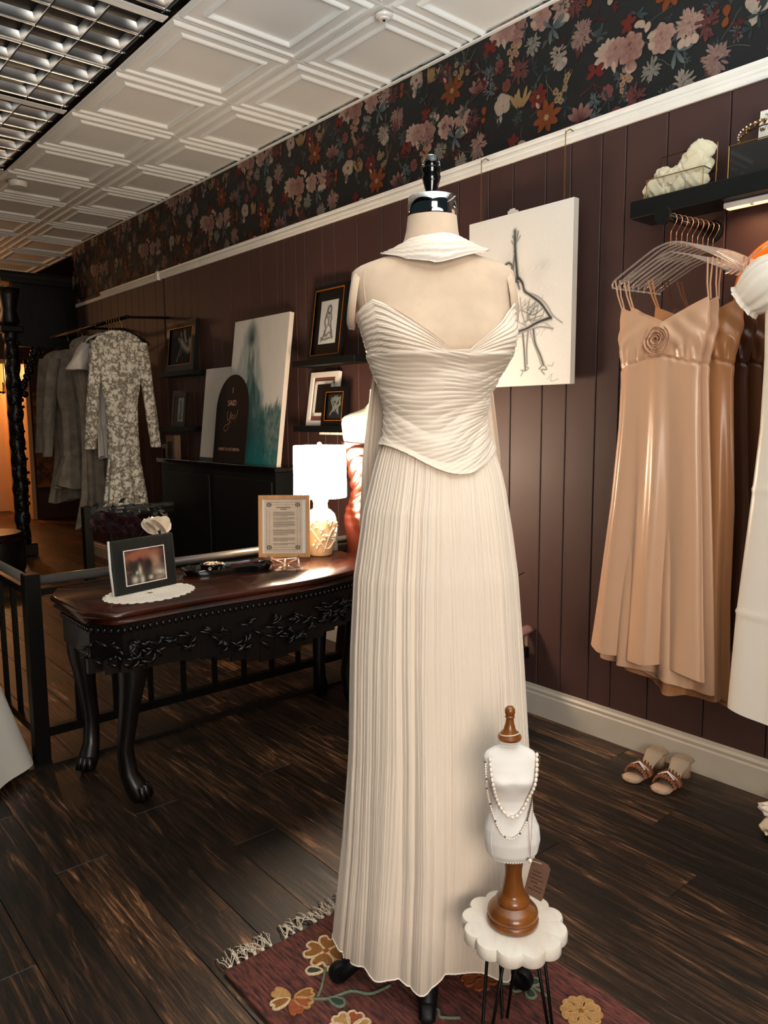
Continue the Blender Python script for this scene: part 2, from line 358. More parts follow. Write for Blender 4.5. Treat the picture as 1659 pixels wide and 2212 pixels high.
# right wall with vertical panel boards
wl = struct(MB().bx(XN, 7.44, WY-.16, WY-.006, 0, HC+.1).build('wall_right', m_black))
gx = [1.243, 1.464, 1.626, 1.728, 1.867, 1.987, 2.155, 2.29, 2.47, 2.59, 2.70, 2.86, 3.0, 3.2, 3.396, 3.508, 3.681, 3.774, 3.897, 3.973, 4.151, 4.297, 4.531, 4.67, 4.784]
a = 1.243; pat = [.22, .10, .137, .12, .17, .16]; k = 0
while a > XN: a -= pat[k % 6]; k += 1; gx.append(max(a, XN))
a = 4.784; k = 0
while a < 7.44: a += pat[k % 6]; k += 1; gx.append(min(a, 7.44))
gx = sorted(set(gx))
for a, b in zip(gx, gx[1:]):
    if b-a > .02: MB().bev(((a+b)/2, WY-.004, 1.2), (b-a-.004, .010, 2.4), .0022).build('wall_panel', m_wall, wl)
MB().bx(XN, 7.44, WY-.01, WY, 2.37, HC).build('wallpaper_band', m_paper, wl)
MB().bx(5.545, 5.575, WY-.001, WY+.008, .13, 2.36).build('seam_batten', m_wall, wl)
# picture-rail moulding: profile run along x
def runx(prof, x0, x1):
    b = MB(); n = len(prof); vs = [(x0, WY+y, z) for y, z in prof] + [(x1, WY+y, z) for y, z in prof]
    return b.add(vs, [tuple(range(n))[::-1], tuple(range(n, 2*n))] + [(i, (i+1) % n, n+(i+1) % n, n+i) for i in range(n)])
pr = [(-.002, 2.343), (.010, 2.343), (.014, 2.350), (.014, 2.362), (.019, 2.366), (.019, 2.376), (.013, 2.380), (.022, 2.388), (.024, 2.398), (-.002, 2.398)]
t1 = struct(runx(pr, XN, 5.595).build('trim_1', m_white)); struct(runx(pr, 5.6, 6.78).build('trim_2', m_white))
MB().box((5.598, WY+.014, 2.371), (.03, .034, .064)).build('joint_block', m_white, t1)
struct(runx([(-.002, 2.343), (.010, 2.343), (.010, 2.372), (-.002, 2.372)], 6.785, 7.44).build('trim_3', m_white))
struct(runx([(-.002, 2.888), (.016, 2.888), (.018, 2.892), (.005, 2.903), (-.002, 2.905)], XN, 7.44).build('trim_4', m_white))
bp = [(-.002, 0), (.016, 0), (.016, .094), (.011, .100), (.013, .112), (.006, .120), (.005, .132), (-.002, .132)]
struct(runx(bp, XN, 7.44).build('baseboard_right', m_base))

# ---- wallpaper print: half-drop repeat 0.526 x 0.53 m of painted flowers
wp = MB(); LAY = [0]
def petal(cx, cz, ang, ln, wd, c0, c1, tipw=.5, n=7, jag=0, bend=0):
    LAY[0] += 1; off = .0007 + (LAY[0] % 900)*.0000022; ca, sa = cos(ang), sin(ang); pts = []; cols = []
    zc = lambda z: min(max(z, 2.362), 2.925)
    for i in range(n+1):
        t = i/n; w = wd*(sin(PI*min(t, 1)**(1.15+(.5-tipw)*.8))**.55 if 0 < t < 1 else .14)
        w *= 1+(random.uniform(-jag, jag)); d = ln*t; bb = bend*t*t
        for sgn in (-1, 0, 1):
            lx = d*ca-(sgn*w/2+bb)*sa; lz = d*sa+(sgn*w/2+bb)*ca
            pts.append((cx-lx, WY+off, zc(cz+lz)))
            k = min(1, t*(.8+.4*random.random())); s = (1.12 if sgn == 0 else .88+.2*random.random())
            cols.append(tuple((c0[q]*(1-k)+c1[q]*k)*s for q in range(3)))
    fs = []
    for i in range(n):
        for j in (0, 1): a = i*3+j; fs.append((a, a+1, a+4, a+3))
    wp.add(pts, fs, cols)
def mixc(a, b, k): return tuple(a[i]*(1-k)+b[i]*k for i in range(3))
def rose(x, z, r, hi, lo, ang=0, el=1.25):
    for ring, (rr, n, sz) in enumerate(((.55, 8, .62), (.40, 7, .52), (.22, 6, .42), (.08, 4, .3))):
        for i in range(n):
            a = 2*PI*i/n + ring*.5 + random.uniform(-.2, .2); px = x-r*rr*cos(a)*.85; pz = z+r*rr*sin(a)*el
            petal(x-(x-px)*.35, z+(pz-z)*.35, a, r*(sz+rr*.55)*(1 if ring < 3 else .8), r*sz*1.25, mixc(lo, hi, .15*ring), mixc(hi, lo, .12*ring), .2, 6, .06)
    petal(x+r*.1, z+r*.2, PI/2, r*.35, r*.3, lo, mixc(lo, hi, .3))
def fringe(x, z, r, hi, lo, el=1.1, n=46):
    n = int(n*1.5)
    for i in range(n):
        a = random.uniform(0, 2*PI); q = (1-i/n); petal(x-r*.42*q*cos(a), z+r*.42*q*sin(a)*el, a+random.uniform(-.7, .7), r*(.22+.36*q), r*.17, mixc(lo, hi, .3+.3*random.random()), mixc(hi, lo, .5*random.random()), .3, 4)
def openfl(x, z, r, n, hi, lo, mid, wd=.95, ang=0, jag=.1, tip=.2):
    for i in range(n): a = ang+2*PI*i/n+random.uniform(-.12, .12); petal(x, z, a, r*random.uniform(.85, 1.1), r*wd, lo, hi, tip, 7, jag)
    for i in range(6): petal(x, z, i*1.05, r*.2, r*.12, mid, mid)
H = lambda h: tuple(x*.5 for x in lin(h))
C_cream, C_pk, C_rose, C_wine, C_or, C_brick, C_gold, C_grey, C_blue, C_dk = map(H, ('#cbb19c', '#b98e80', '#8e5750', '#5a2326', '#8f4a20', '#7d2c22', '#b5905f', '#8b8d84', '#5b6b6e', '#1c2020'))
def stem(x, z, a, ln, w, c):
    pts = []; aa = a
    for i in range(9): pts.append((x, z)); aa += random.uniform(-.3, .3); x -= ln/8*cos(aa); z += ln/8*sin(aa)
    LAY[0] += 1; wp.ribbon([(p[0], WY+.0007+(LAY[0] % 900)*.0000022, min(max(p[1], 2.362), 2.92)) for p in pts], w, (0, 1, 0), c)
def motif(dx, dz):
    P = lambda x, z: (x+dx, z+dz)
    def vis(x, z, r): return z+dz > 2.36-r*.6 and z+dz < 2.91+r*.6 and -1.3 < x+dx < 7.5
    # dim background foliage
    for i in range(46):
        x = 1.72+random.uniform(0, .526); z = 2.38+random.uniform(0, .53)
        if vis(x, z, .05):
            c = random.choice([mixc(C_blue, C_dk, .45), mixc(C_wine, C_dk, .4), mixc(C_grey, C_dk, .6), mixc(C_brick, C_dk, .5), mixc(C_blue, C_dk, .7)])
            k = random.random()
            if k < .35: fringe(*P(x, z), random.uniform(.018, .035), mixc(c, C_grey, .15), mixc(c, C_dk, .6), n=14)
            elif k < .75:
                for j in range(4): petal(*P(x, z), random.uniform(0, 6.3), random.uniform(.02, .05), .012, mixc(c, C_dk, .5), c, .3, 5, 0, random.uniform(-.01, .01))
            else: stem(*P(x, z), random.uniform(0, 6.3), .1, .0016, mixc(C_grey, C_dk, .3))
    E = [(1.97, 2.801, .05, lambda x, z: [petal(x, z, a, .06, .016, mixc(C_blue, C_dk, .4), mixc(C_blue, C_grey, .5), .3, 7, .1, b) for a, b in ((.2, .01), (-.3, .015), (2.6, -.01), (-1.2, .01), (-1.9, .01), (.7, -.01))]),
         (1.932, 2.564, .05, lambda x, z: [openfl(x+random.uniform(-.04, .04), z+random.uniform(-.05, .04), .014, 5, mixc(C_gold, C_grey, .4), mixc(C_gold, C_dk, .5), C_dk) for _ in range(7)] + [stem(x, z-.05, 1.4+random.uniform(-.4, .4), .12, .0018, C_gold) for _ in range(4)]),
         (1.832, 2.724, .06, lambda x, z: (fringe(x, z, .058, mixc(C_pk, C_grey, .35), mixc(C_rose, C_dk, .4), 1.3, 60))),
         (2.067, 2.771, .04, lambda x, z: fringe(x, z, .048, mixc(C_grey, C_cream, .3), mixc(C_grey, C_dk, .7), 1, 44)),
         (1.923, 2.675, .05, lambda x, z: (fringe(x+.015, z+.01, .05, mixc(C_cream, C_grey, .3), mixc(C_grey, C_dk, .5), 1.1, 50), petal(x+.02, z-.03, PI*.1, .05, .04, C_grey, C_cream), petal(x-.02, z-.03, PI, .045, .035, C_grey, C_cream))),
         (2.126, 2.692, .045, lambda x, z: fringe(x, z, .056, mixc(C_rose, C_wine, .3), mixc(C_wine, C_dk, .5), 1.1, 40)),
         (1.77, 2.47, .045, lambda x, z: fringe(x, z, .04, mixc(C_blue, C_grey, .3), mixc(C_blue, C_dk, .7), 1, 24)),
         (2.258+.03, 2.67, .045, lambda x, z: fringe(x, z, .042, mixc(C_blue, C_grey, .3), mixc(C_blue, C_dk, .7), 1, 26)),
         (1.336+.526, 2.58+.265-.265, .04, lambda x, z: None),
         (2.033, 2.564, .04, lambda x, z: (openfl(x, z, .046, 7, C_brick, C_wine, C_gold, .6, .3, .2), petal(x+.01, z-.02, -1, .03, .015, C_cream, C_pk))),
         (2.123, 2.585, .045, lambda x, z: [petal(x+random.uniform(-.02, .02), z-.035, PI/2+random.uniform(-.7, .7), random.uniform(.05, .08), .017, mixc(C_gold, C_dk, .3), C_gold, .4) for _ in range(11)]),
         (1.831, 2.436, .05, lambda x, z: [petal(x, z-.02, a, .065, .024, C_wine, mixc(C_pk, C_rose, .4), .5, 7, .1) for a in (.4, .9, 1.5, 2.1, 2.6)] + [stem(x, z-.02, 3.4, .08, .003, C_rose)]),
         (1.99, 2.469, .06, lambda x, z: openfl(x, z+.005, .068, 8, C_or, mixc(C_or, C_dk, .35), C_gold, .42, .2, .05, .4)),
         (2.222, 2.592, .045, lambda x, z: (openfl(x, z, .046, 5, mixc(C_cream, C_grey, .35), mixc(C_cream, C_grey, .1), C_brick, 1.0, .5, .12), petal(x+.01, z-.03, -PI*.55, .045, .03, C_grey, C_cream, .3, 6, .2))),
         (1.928, 2.861, .055, lambda x, z: (fringe(x, z+.01, .06, mixc(C_cream, C_pk, .35), mixc(C_rose, C_dk, .2), 1, 60), [petal(x+i*.018, z-.03, -PI/2+i*-.35, .035, .03, C_cream, C_cream) for i in (-1, 0, 1)])),
         (1.72, 2.617, .05, lambda x, z: (openfl(x, z, .055, 13, C_cream, mixc(C_pk, C_cream, .5), C_gold, .42, 0, .03, .05))),
         (1.68, 2.60, .04, lambda x, z: rose(x, z+.01, .045, mixc(C_pk, C_cream, .3), C_rose)),
         (2.146, 2.866, .05, lambda x, z: (rose(x, z, .05, C_pk, mixc(C_wine, C_rose, .35), el=1.4), petal(x-.01, z-.04, -PI/2-.3, .045, .05, C_rose, C_cream), petal(x+.01, z-.04, -PI/2+.6, .04, .03, C_rose, C_pk))),
         (2.024, 2.858, .042, lambda x, z: rose(x, z, .046, mixc(C_pk, C_cream, .35), mixc(C_rose, C_pk, .2), el=1.35)),
         (1.562+.526, 2.634+.265-.53, .05, lambda x, z: [petal(x+i*.006, z+i*.02, 1.2+i, .035, .025, C_cream, mixc(C_cream, C_gold, .3)) for i in (-2, -1, 0, 1, 2)]),
         (1.562+.526, 2.634+.265, .05, lambda x, z: [petal(x+i*.006, z+i*.02, 1.2+i, .035, .025, C_cream, mixc(C_cream, C_gold, .3)) for i in (-2, -1, 0, 1, 2)]),
         (1.336+.526, 2.845, .05, lambda x, z: fringe(x, z, .05, mixc(C_rose, C_wine, .4), mixc(C_wine, C_dk, .3), 1.5, 34)),
         (2.322, 2.578, .03, lambda x, z: (petal(x, z, PI/2+.1, .036, .028, C_or, mixc(C_or, C_brick, .4), .3), petal(x, z, -PI/2-.3, .032, .024, C_or, C_or, .3))),
         (1.768, 2.572, .04, lambda x, z: [petal(x, z, a, .042, .026, C_brick, mixc(C_brick, C_wine, .5), .3, 6, .1) for a in (.5, -.5, 2.3, 3.5)]),
         (2.24, 2.747, .03, lambda x, z: rose(x, z, .024, C_rose, C_wine, el=1.6)), (2.20, 2.66, .03, lambda x, z: rose(x, z, .022, mixc(C_or, C_rose, .5), C_wine, el=1.5)),
         (2.167, 2.774, .03, lambda x, z: [openfl(x+a, z+b, .013, 5, mixc(C_gold, C_pk, .5), mixc(C_gold, C_rose, .5), C_dk) for a, b in ((0, 0), (.02, .012), (-.015, .015), (.01, -.018), (-.02, -.01), (.0, .03))]),
         (2.165, 2.716, .02, lambda x, z: [openfl(x+a, z+b, .012, 5, mixc(C_gold, C_pk, .5), mixc(C_gold, C_rose, .5), C_dk) for a, b in ((0, 0), (.012, .018), (-.008, -.015))]),
         (2.21, 2.825, .03, lambda x, z: petal(x, z-.02, PI/2+.2, .045, .02, C_cream, C_cream, .2)),
         (2.30, 2.80, .03, lambda x, z: [stem(x, z, random.uniform(0, 6), .07, .0025, C_brick) for _ in range(4)]),
         (1.634+.526, 2.69+.265-.53, .03, lambda x, z: [petal(x, z, a, .035, .022, C_brick, mixc(C_brick, C_dk, .3)) for a in (.3, 1.4, 2.6, 4, 5)]),
         (1.85, 2.64, .03, lambda x, z: [petal(x, z, 1.1+i*.25, .09, .012, mixc(C_wine, C_dk, .3), mixc(C_rose, C_dk, .4), .4, 7, .2, .02) for i in range(3)])]
    for x, z, r, f in E:
        if vis(x, z, r): f(x+dx, z+dz)
for k in range(-6, 11):
    s0 = (k % 2)*.265
    for j in (-2, -1, 0, 1): motif(k*.526, s0+j*.53 if (k % 2) else j*.53)
stuff(wp.build('floral_print', m_print, wl))

# ---- ceiling: coffered tiles in a grid, louvred light fixtures let in
cl = struct(MB().bx(XN, 11.9, -3.9, 3.2, HC+.05, HC+.12).build('ceiling', m_black))
T = .6096; X0 = 2.435; Y1 = -2.0993
def tile_mesh():
    pf = [(0, .0), (.012, 0), (.022, .004), (.030, -.008), (.036, -.011), (.041, -.008), (.045, -.001), (.092, -.001), (.098, -.010), (.105, -.013), (.111, -.010), (.115, .004), (.118, .005), (.3048, .005)]
    b = MB(); h = T/2-.0005; vs = []
    for ins, z in pf[:-1]:
        q = h-ins; vs += [(-q, -q, z), (q, -q, z), (q, q, z), (-q, q, z)]
    n = len(pf)-1; fs = []
    for i in range(n-1):
        for k in range(4): l = (k+1) % 4; fs.append((i*4+k, (i+1)*4+k, (i+1)*4+l, i*4+l))
    fs.append(tuple((n-1)*4+k for k in (0, 3, 2, 1))); fs.append((0, 1, 2, 3)) if False else None
    fs = [f for f in fs if f]; b.add(vs, fs); b.bx(-h, h, -h, h, .012, .02); return b.mesh('ceiling_tile', m_ceil)
tm = tile_mesh()
for ix in range(-6, 14):
    for iy in range(-1, 5):
        xc = X0+(ix+.5)*T; yc = Y1+(iy-.5)*T+(T if iy >= 0 else T)-0
        yc = Y1 + (iy+.5)*T if iy >= 0 else Y1-.5*T
        if iy == 1 and (xc > 1.7 and xc < 5.5 or xc < -1.5): continue
        if xc > 11.5: continue
        ob('ceiling_tile', tm, cl, (xc, yc, HC+.001 + (0 if iy < 1 else 0)))
# grid bars
gb = MB()
for ix in range(-6, 15): gb.box((X0+ix*T, -1.0, HC+.002), (.006, 3.2, .004))
gb.build('grid_bar', m_ceil, cl)
def fixture(x0):
    t = thing('louvred_light', 'x', 'ceiling light', (x0+.61, -1.19, HC), 0, 'recessed louvred lights in the ceiling')
    L2, W2 = .61, .305
    for s in (-1, 1): MB().box((0, s*(W2-.012), .0), (2*L2, .024, .012)).build('side_frame', m_glossblk, t)
    for s in (-1, 1): MB().box((s*(L2-.014), 0, -.003), (.026, 2*W2-.03, .012)).build('end_frame', m_white, t); MB().box((s*(L2-.034), 0, -.001), (.01, 2*W2-.05, .012)).build('end_shadow_gap', m_glossblk, t)
    h = MB(); h.bx(-L2, L2, -W2, W2, .11, .12); h.bx(-L2, L2, -W2, -W2+.01, 0, .11); h.bx(-L2, L2, W2-.01, W2, 0, .11); h.bx(-L2, -L2+.01, -W2, W2, 0, .11); h.bx(L2-.01, L2, -W2, W2, 0, .11)
    h.build('housing', m_fixbk, t)
    for q in (-.18, 0, .18):
        MB().tube([(-.56, q, .09), (.56, q, .09)], .013, 8).build('fluorescent_tube', m_white, t)
    def blade(name, p, along, ln):
        b = MB(); n = 6; vs = []
        for i in range(n+1):
            u = i/n; z = .002+.062*u; w = .0014+.017*u**2
            for s in (-1, 1):
                for e_ in (-1, 1): vs.append((e_*ln/2, s*w, z) if along == 'x' else (s*w, e_*ln/2, z))
        fs = []
        for i in range(n): a = i*4; fs += [(a, a+1, a+5, a+4), (a+2, a+6, a+7, a+3)]
        fs += [(0, 2, 3, 1), (n*4, n*4+1, n*4+3, n*4+2)]
        o = b.add(vs, fs).build(name, m_louver, t, True); o.location = p; return o
    for q in (-.0905, .0905): blade('louver_blade', (0, q, 0), 'x', 2*L2-.06)
    for k in range(1, 6): blade('louver_blade', (-L2+.02+k*(2*L2-.04)/6, 0, 0), 'y', 2*W2-.03)
    for s in (-1, 1): blade('louver_blade', (0, s*.268, 0), 'x', 2*L2-.06); blade('louver_blade', (s*.565, 0, 0), 'y', 2*W2-.04)
    return t
f1 = fixture(3.07); f1['label'] = 'recessed louvred ceiling light showing whole, between the other two'
dup(f1, (1.85+.61, -1.19, HC), label='recessed louvred ceiling light cut by the top edge of the photo')
dup(f1, (4.29+.61, -1.19, HC), label='farthest recessed louvred ceiling light, above the white dress rack')
b = MB(); b.lathe([(.0, -.0), (.034, 0), (.037, -.004), (.034, -.012), (.022, -.016), (.020, -.02), (.0, -.02)][::-1], 28)
sd = b.build('smoke_detector', m_plast, None, R(40)); sd.location = (2.47, -2.135, HC-.009); tag(sd, 'small round white detector on the ceiling near the wallpaper border', 'smoke detector')
MB().lathe([(.0, -.0235), (.006, -.0235), (.006, -.02)], 10).build('sensor_eye', m_ink, sd)
sd2 = MB().lathe([(0, -.035), (.05, -.035), (.06, -.02), (.06, 0)], 24).build('smoke_alarm', m_plast, None, R(40)); sd2.location = (5.68, -1.62, HC-.012)
tag(sd2, 'round white smoke alarm past the end of the louvred lights', 'smoke alarm')

# ---- far end: end wall with doorway, picture rail, alcove beyond
FX = 10.5
fwl = struct(MB().bx(FX, FX+.1, -3.9, -2.93, 0, HC+.05).bx(FX, FX+.1, -1.75, 3.2, 0, HC+.05).bx(FX, FX+.1, -2.93, -1.75, 2.02, HC+.05).build('wall_far', m_wall))
MB().bx(FX-.01, FX, -3.9, 3.2, 2.46, HC+.02).build('wallpaper_band', m_paper, fwl)
struct(MB().bx(FX-.03, FX-.008, -3.9, 3.2, 2.40, 2.47).build('trim_5', m_white))
struct(MB().bx(7.34, 7.44, -3.9, WY-.16, 0, HC+.05).build('wall_back', m_wall))
struct(MB().bx(7.34, 11.9, -4.0, -3.9, 0, HC+.05).build('wall_side', m_wall))
dn = struct(MB().bx(FX-.02, FX+.12, -2.97, -2.92, 0, 2.06).bx(FX-.02, FX+.12, -1.80, -1.75, 0, 2.06).bx(FX-.02, FX+.12, -2.97, -1.75, 2.01, 2.06).build('door_1', m_door))
al = struct(MB().bx(FX+.1, 11.8, -3.0, -2.95, 0, 2.3).bx(11.75, 11.8, -3.0, -1.6, 0, 2.3).bx(FX+.1, 11.8, -1.66, -1.6, 0, 2.3).bx(FX+.1, 11.8, -3.0, -1.6, 2.25, 2.3).build('wall_alcove', m_door))
MB().bx(FX+.02, FX+.06, -2.74, -2.70, 0, 2.0).build('door_leaf_edge', m_door, dn); MB().bx(FX-.01, FX+.07, -2.75, -2.71, .93, 1.02).build('lock_plate', m_black, dn)
dm = struct(MB().bx(FX-.02, FX-.004, -3.3, -3.0, .45, 1.65).build('trim_6', m_damask)); MB().bx(FX-.05, FX, -3.32, -2.99, .42, .45).build('ledge', m_goldlip, dm)
t = thing('coat_hook_rail', 'dark rail of coat hooks glowing doorway alcove', 'coat rack', (FX+.35, -2.75, 1.66))
MB().tube([(0, -.1, .0), (0, .5, .0)], .012, 6).build('rail', m_bmetal, t)
for k in range(6): MB().tube([(0, -.06+k*.07, 0), (-.03, -.06+k*.07, -.02), (-.09, -.05+k*.07, .08), (-.12, -.04+k*.07, .12)], .009, 5).build('hook', m_bmetal, t)
for k in (-.02, .3): MB().tube([(0, k, 0), (0, k, .55)], .008, 5).build('hanging_rod', m_bmetal, t)
t = thing('exit_sign', 'green lit exit sign high at the left edge over the doorway', 'exit sign', (FX-.08, -2.62, 2.6), -PI/2)
MB().box((0, 0, 0), (.34, .05, .2)).build('housing', m_black, t); text('EXIT', .17, m_green, t, face_at(0, -.027, 0), 'lettering', .002)

# carved dark wood archway
t = thing('carved_archway', 'tall carved dark wood archway with twisted post at the far left', 'archway', (7.72, -2.05, 0))
b = MB()
n = 150
for i in range(0): pass
prof = []
for i in range(n+1):
    z = .12 + 2.0*i/n; prof.append((.058+.010*abs(sin(z*22)), z))
b.lathe(prof, 20, (0, 0, 0), fn=lambda a, z: 1+.06*cos(2*a+z*26)); b.build('twisted_post', m_dark, t, True)
MB().bev((0, 0, .06), (.2, .2, .12), .01).build('plinth', m_dark, t); MB().bev((0, 0, 2.13), (.19, .19, .06), .01).build('abacus', m_dark, t)
MB().lathe([(.06, 2.15), (.09, 2.2), (.07, 2.3), (.09, 2.42), (.11, 2.5)], 20, fn=lambda a, z: 1+.06*cos(8*a)).build('capital', m_dark, t, True)
b = MB().bx(-.05, .05, -.6, -.03, 1.98, 2.55); b.build('header_panel', m_dark, t)
b = MB().bx(-.12, .12, -.62, .08, 2.55, 2.585).bx(-.15, .15, -.64, .11, 2.585, 2.62)
for k in range(26): b.ball((-.13, -.60+k*.027, 2.63), .018, 6, 4)
b.build('cornice', m_dark, t)
b = MB()
for k in range(40):
    u = k/39; yy = -.07-.16*u; zz = 1.98-.42*(1-u)**1.5; b.ball((-.02, yy+random.uniform(-.02, .02), zz+random.uniform(-.06, .02)), random.uniform(.018, .034), 6, 4)
b.build('carved_bracket', m_dark, t, True)
b = MB()
for k in range(60): b.ball((-.07, random.uniform(-.06, .06), .15+1.95*k/60), random.uniform(.012, .024), 6, 4)
stuff(b.build('leaf_carving', m_dark, t, True))
t = thing('ottoman', 'round dark drum ottoman far back by the archway', 'ottoman', (6.9, -1.55, 0))
MB().lathe([(.26, 0), (.28, .05), (.28, .33), (.26, .36), (0, .37)], 32).build('body', m_dark, t, R(40))
MB().lathe([(.283, .30), (.29, .315), (.283, .33)], 32).build('piping', m_desk, t)

# ------------------------------------------------------------------ rug
RX0, RX1, RY0, RY1 = .35, 1.482, -1.378, -.768
t = thing('woven_rug', 'maroon woven runner with embroidered flowers and cream fringe under the bridal gown', 'rug', (0, 0, 0)); RUG = t
b = MB(); nu, nv = 90, 2; ny = 61
for i in range(ny):
    y0 = RY0+(RY1-RY0)*i/ny; y1 = RY0+(RY1-RY0)*(i+1)/ny
    b.bev(((RX0+RX1)/2+random.uniform(-.002, .002), (y0+y1)/2, .004), (RX1-RX0, y1-y0+.0006, .0078+random.uniform(0, .002)), .0025)
b.build('woven_field', m_rug, t)
b = MB(); y = RY0+.008
while y < RY1:
    if random.random() < .9:
        for s in range(7):
            a = random.uniform(-.8, .5); L = random.uniform(.045, .075); p = V3((RX1-.002, y, .006)); pts = [p]; aa = a*.6+.0
            for k in range(6): aa += random.uniform(-.35, .35)+(a-aa)*.2; p = p+V3((cos(aa)*L/6, sin(aa)*L/6, 0)); p.z = .004+.006*abs(sin(k+s)) if k < 5 else .002; pts.append(p)
            b.tube(pts, .0011, 4)
        b.ball((RX1+.003, y, .006), .005, 6, 4)
    y += .0225
stuff(b.build('fringe', m_fringe, t, True))
def yarn(pts, r, m, name, closed=False):
    q = []; P = [V3((x, y, .0095)) for x, y in pts]; n = len(P); rng_ = range(n if closed else n-1)
    for i in rng_:
        p0, p1, p2, p3 = P[(i-1) % n] if (i or closed) else P[i], P[i], P[(i+1) % n], P[(i+2) % n] if (i+2 < n or closed) else P[(i+1) % n]
        for k in range(6):
            u = k/6; q.append(.5*((2*p1)+(-p0+p2)*u+(2*p0-5*p1+4*p2-p3)*u*u+(-p0+3*p1-3*p2+p3)*u**3))
    if not closed: q.append(P[-1])
    return MB().tube(q, r, 6, closed).build(name, m_yarns[m], RUG, True)
def petal_yarn(c, ang, L, W, outline='cream', fill='ochre', notch=.25):
    ca, sa = cos(ang), sin(ang); f = lambda u, v: (c[0]+u*ca-v*sa, c[1]+u*sa+v*ca)
    pts = [f(.006, 0), f(L*.45, W*.42), f(L*.85, W*.5), f(L, W*.25), f(L*(1-notch), 0), f(L, -W*.25), f(L*.85, -W*.5), f(L*.45, -W*.42)]
    poly = [f(.004, 0), f(L*.45, W*.38), f(L*.82, W*.45), f(L*.95, W*.22), f(L*(.95-notch), 0), f(L*.95, -W*.22), f(L*.82, -W*.45), f(L*.45, -W*.38)]
    MB().prism(poly, .0045, Matrix.Translation((0, 0, .007))).build('flower_fill', m_yarns[fill], RUG)
    yarn(pts, .0035, outline, 'yarn_outline', True)
fc = (1.375, -.985)
for k in range(4): petal_yarn(fc, R(40+90*k), .052, .052)
MB().ball((fc[0], fc[1], .009), .010, 10, 6, (1, 1, .6)).build('flower_heart', m_yarns['rust'], RUG, True)
fc2 = (1.305, -.84)
for k, (a, o_, f_) in enumerate(((-20, 'cream', 'ochre'), (-75, 'tan', 'tan'), (60, 'rust', 'rust'), (105, 'tan', 'rust'), (150, 'tan', 'ochre'))): petal_yarn(fc2, R(a+100), .048, .026, o_, f_, .12)
yarn([(1.345, -.965), (1.32, -.94), (1.29, -.91), (1.27, -.885)], .003, 'sage', 'stem_yarn')
yarn([(1.28, -.865), (1.25, -.90), (1.235, -.95), (1.20, -.98), (1.19, -1.03)], .0035, 'sage', 'stem_yarn')
for a, c in ((R(-120), (1.325, -.945)), (R(50), (1.325, -.945)), (R(200), (1.255, -.9))): petal_yarn(c, a, .042, .022, 'cream' if a != R(200) else 'sage', 'green', -.05)
fc3 = (1.155, -.885)
for k in range(6): petal_yarn(fc3, R(60*k), .045, .034, 'cream', 'rust' if k % 2 else 'tan', .1)
fc4 = (.86, -1.29)
for k in range(6): petal_yarn(fc4, R(60*k+20), .042, .036, 'tan', 'tan', .1)
MB().ball((fc4[0], fc4[1], .009), .009, 10, 6, (1, 1, .6)).build('flower_heart', m_yarns['ochre'], RUG, True)
fc5 = (1.075, -1.20)
for k in range(5): petal_yarn(fc5, R(72*k), .04, .03, 'rust', 'rust', .1)
yarn([(1.03, -1.22), (1.0, -1.255), (.965, -1.27), (.93, -1.27)], .0035, 'sage', 'stem_yarn')
for a in (R(60), R(-100), R(150)): petal_yarn((.985, -1.26), a, .035, .02, 'sage', 'green', -.05)
yarn([(1.10, -1.03), (1.07, -1.06), (1.05, -1.05), (1.02, -1.08)], .0035, 'sage', 'stem_yarn')

# ------------------------------------------------------------------ bridal mannequin (form) and gown
MX, MY = 1.221, -1.185; MZ = R(-130.6)
frm = thing('dress_form', 'beige linen dress form with chrome neck cap wearing the ivory gown', 'mannequin', (MX, MY, 0), MZ)
TH0 = R(12)
body = [(.90, .012, .01, .150, .115), (1.03, .012, .01, .150, .115), (1.126, .014, .005, .142, .108), (1.168, .014, .005, .134, .10), (1.2, .013, .005, .126, .093), (1.251, .012, .005, .109, .082), (1.292, .011, .005, .103, .078),
        (1.343, .011, .002, .112, .083), (1.393, .016, 0, .135, .092), (1.434, .019, -.002, .150, .098), (1.474, .016, 0, .158, .095), (1.504, .013, .002, .164, .09), (1.54, .009, .006, .172, .083), (1.57, .007, .01, .178, .076),
        (1.592, .006, .012, .180, .070), (1.605, .0055, .013, .177, .066), (1.616, .005, .014, .165, .063), (1.626, .005, .014, .140, .061), (1.634, .004, .013, .112, .060), (1.642, .004, .011, .088, .059), (1.652, .003, .008, .072, .057), (1.67, .003, .004, .061, .055), (1.69, .003, 0, .056, .053), (1.72, .003, -.002, .0525, .051)]
def bust(t, z, amp=.030):
    w = lambda c: np.arctan2(np.sin(t-c), np.cos(t-c)); f = 0
    for c in (TH0-.62, TH0+.62): f = f + amp*np.exp(-(w(c)/.42)**2-((z-1.455)/.05)**2)
    return f
def torso_fold(t, z): return bust(t, z) - .006*np.exp(-(np.arctan2(np.sin(t-TH0), np.cos(t-TH0))/.3)**2-((z-1.49)/.05)**2)
sheath('torso', body, m_linen, frm, 120, 130, fold=torso_fold)
def on_torso(rings, t, z, off=.002):
    rg = np.array(sorted(rings)); I = lambda k: np.interp(z, rg[:, 0], rg[:, k]); f = float(torso_fold(np.array(t), np.array(z)))+off
    return V3((I(1)+(I(3)+f)*sin(t), I(2)-(I(4)+f)*cos(t), z))
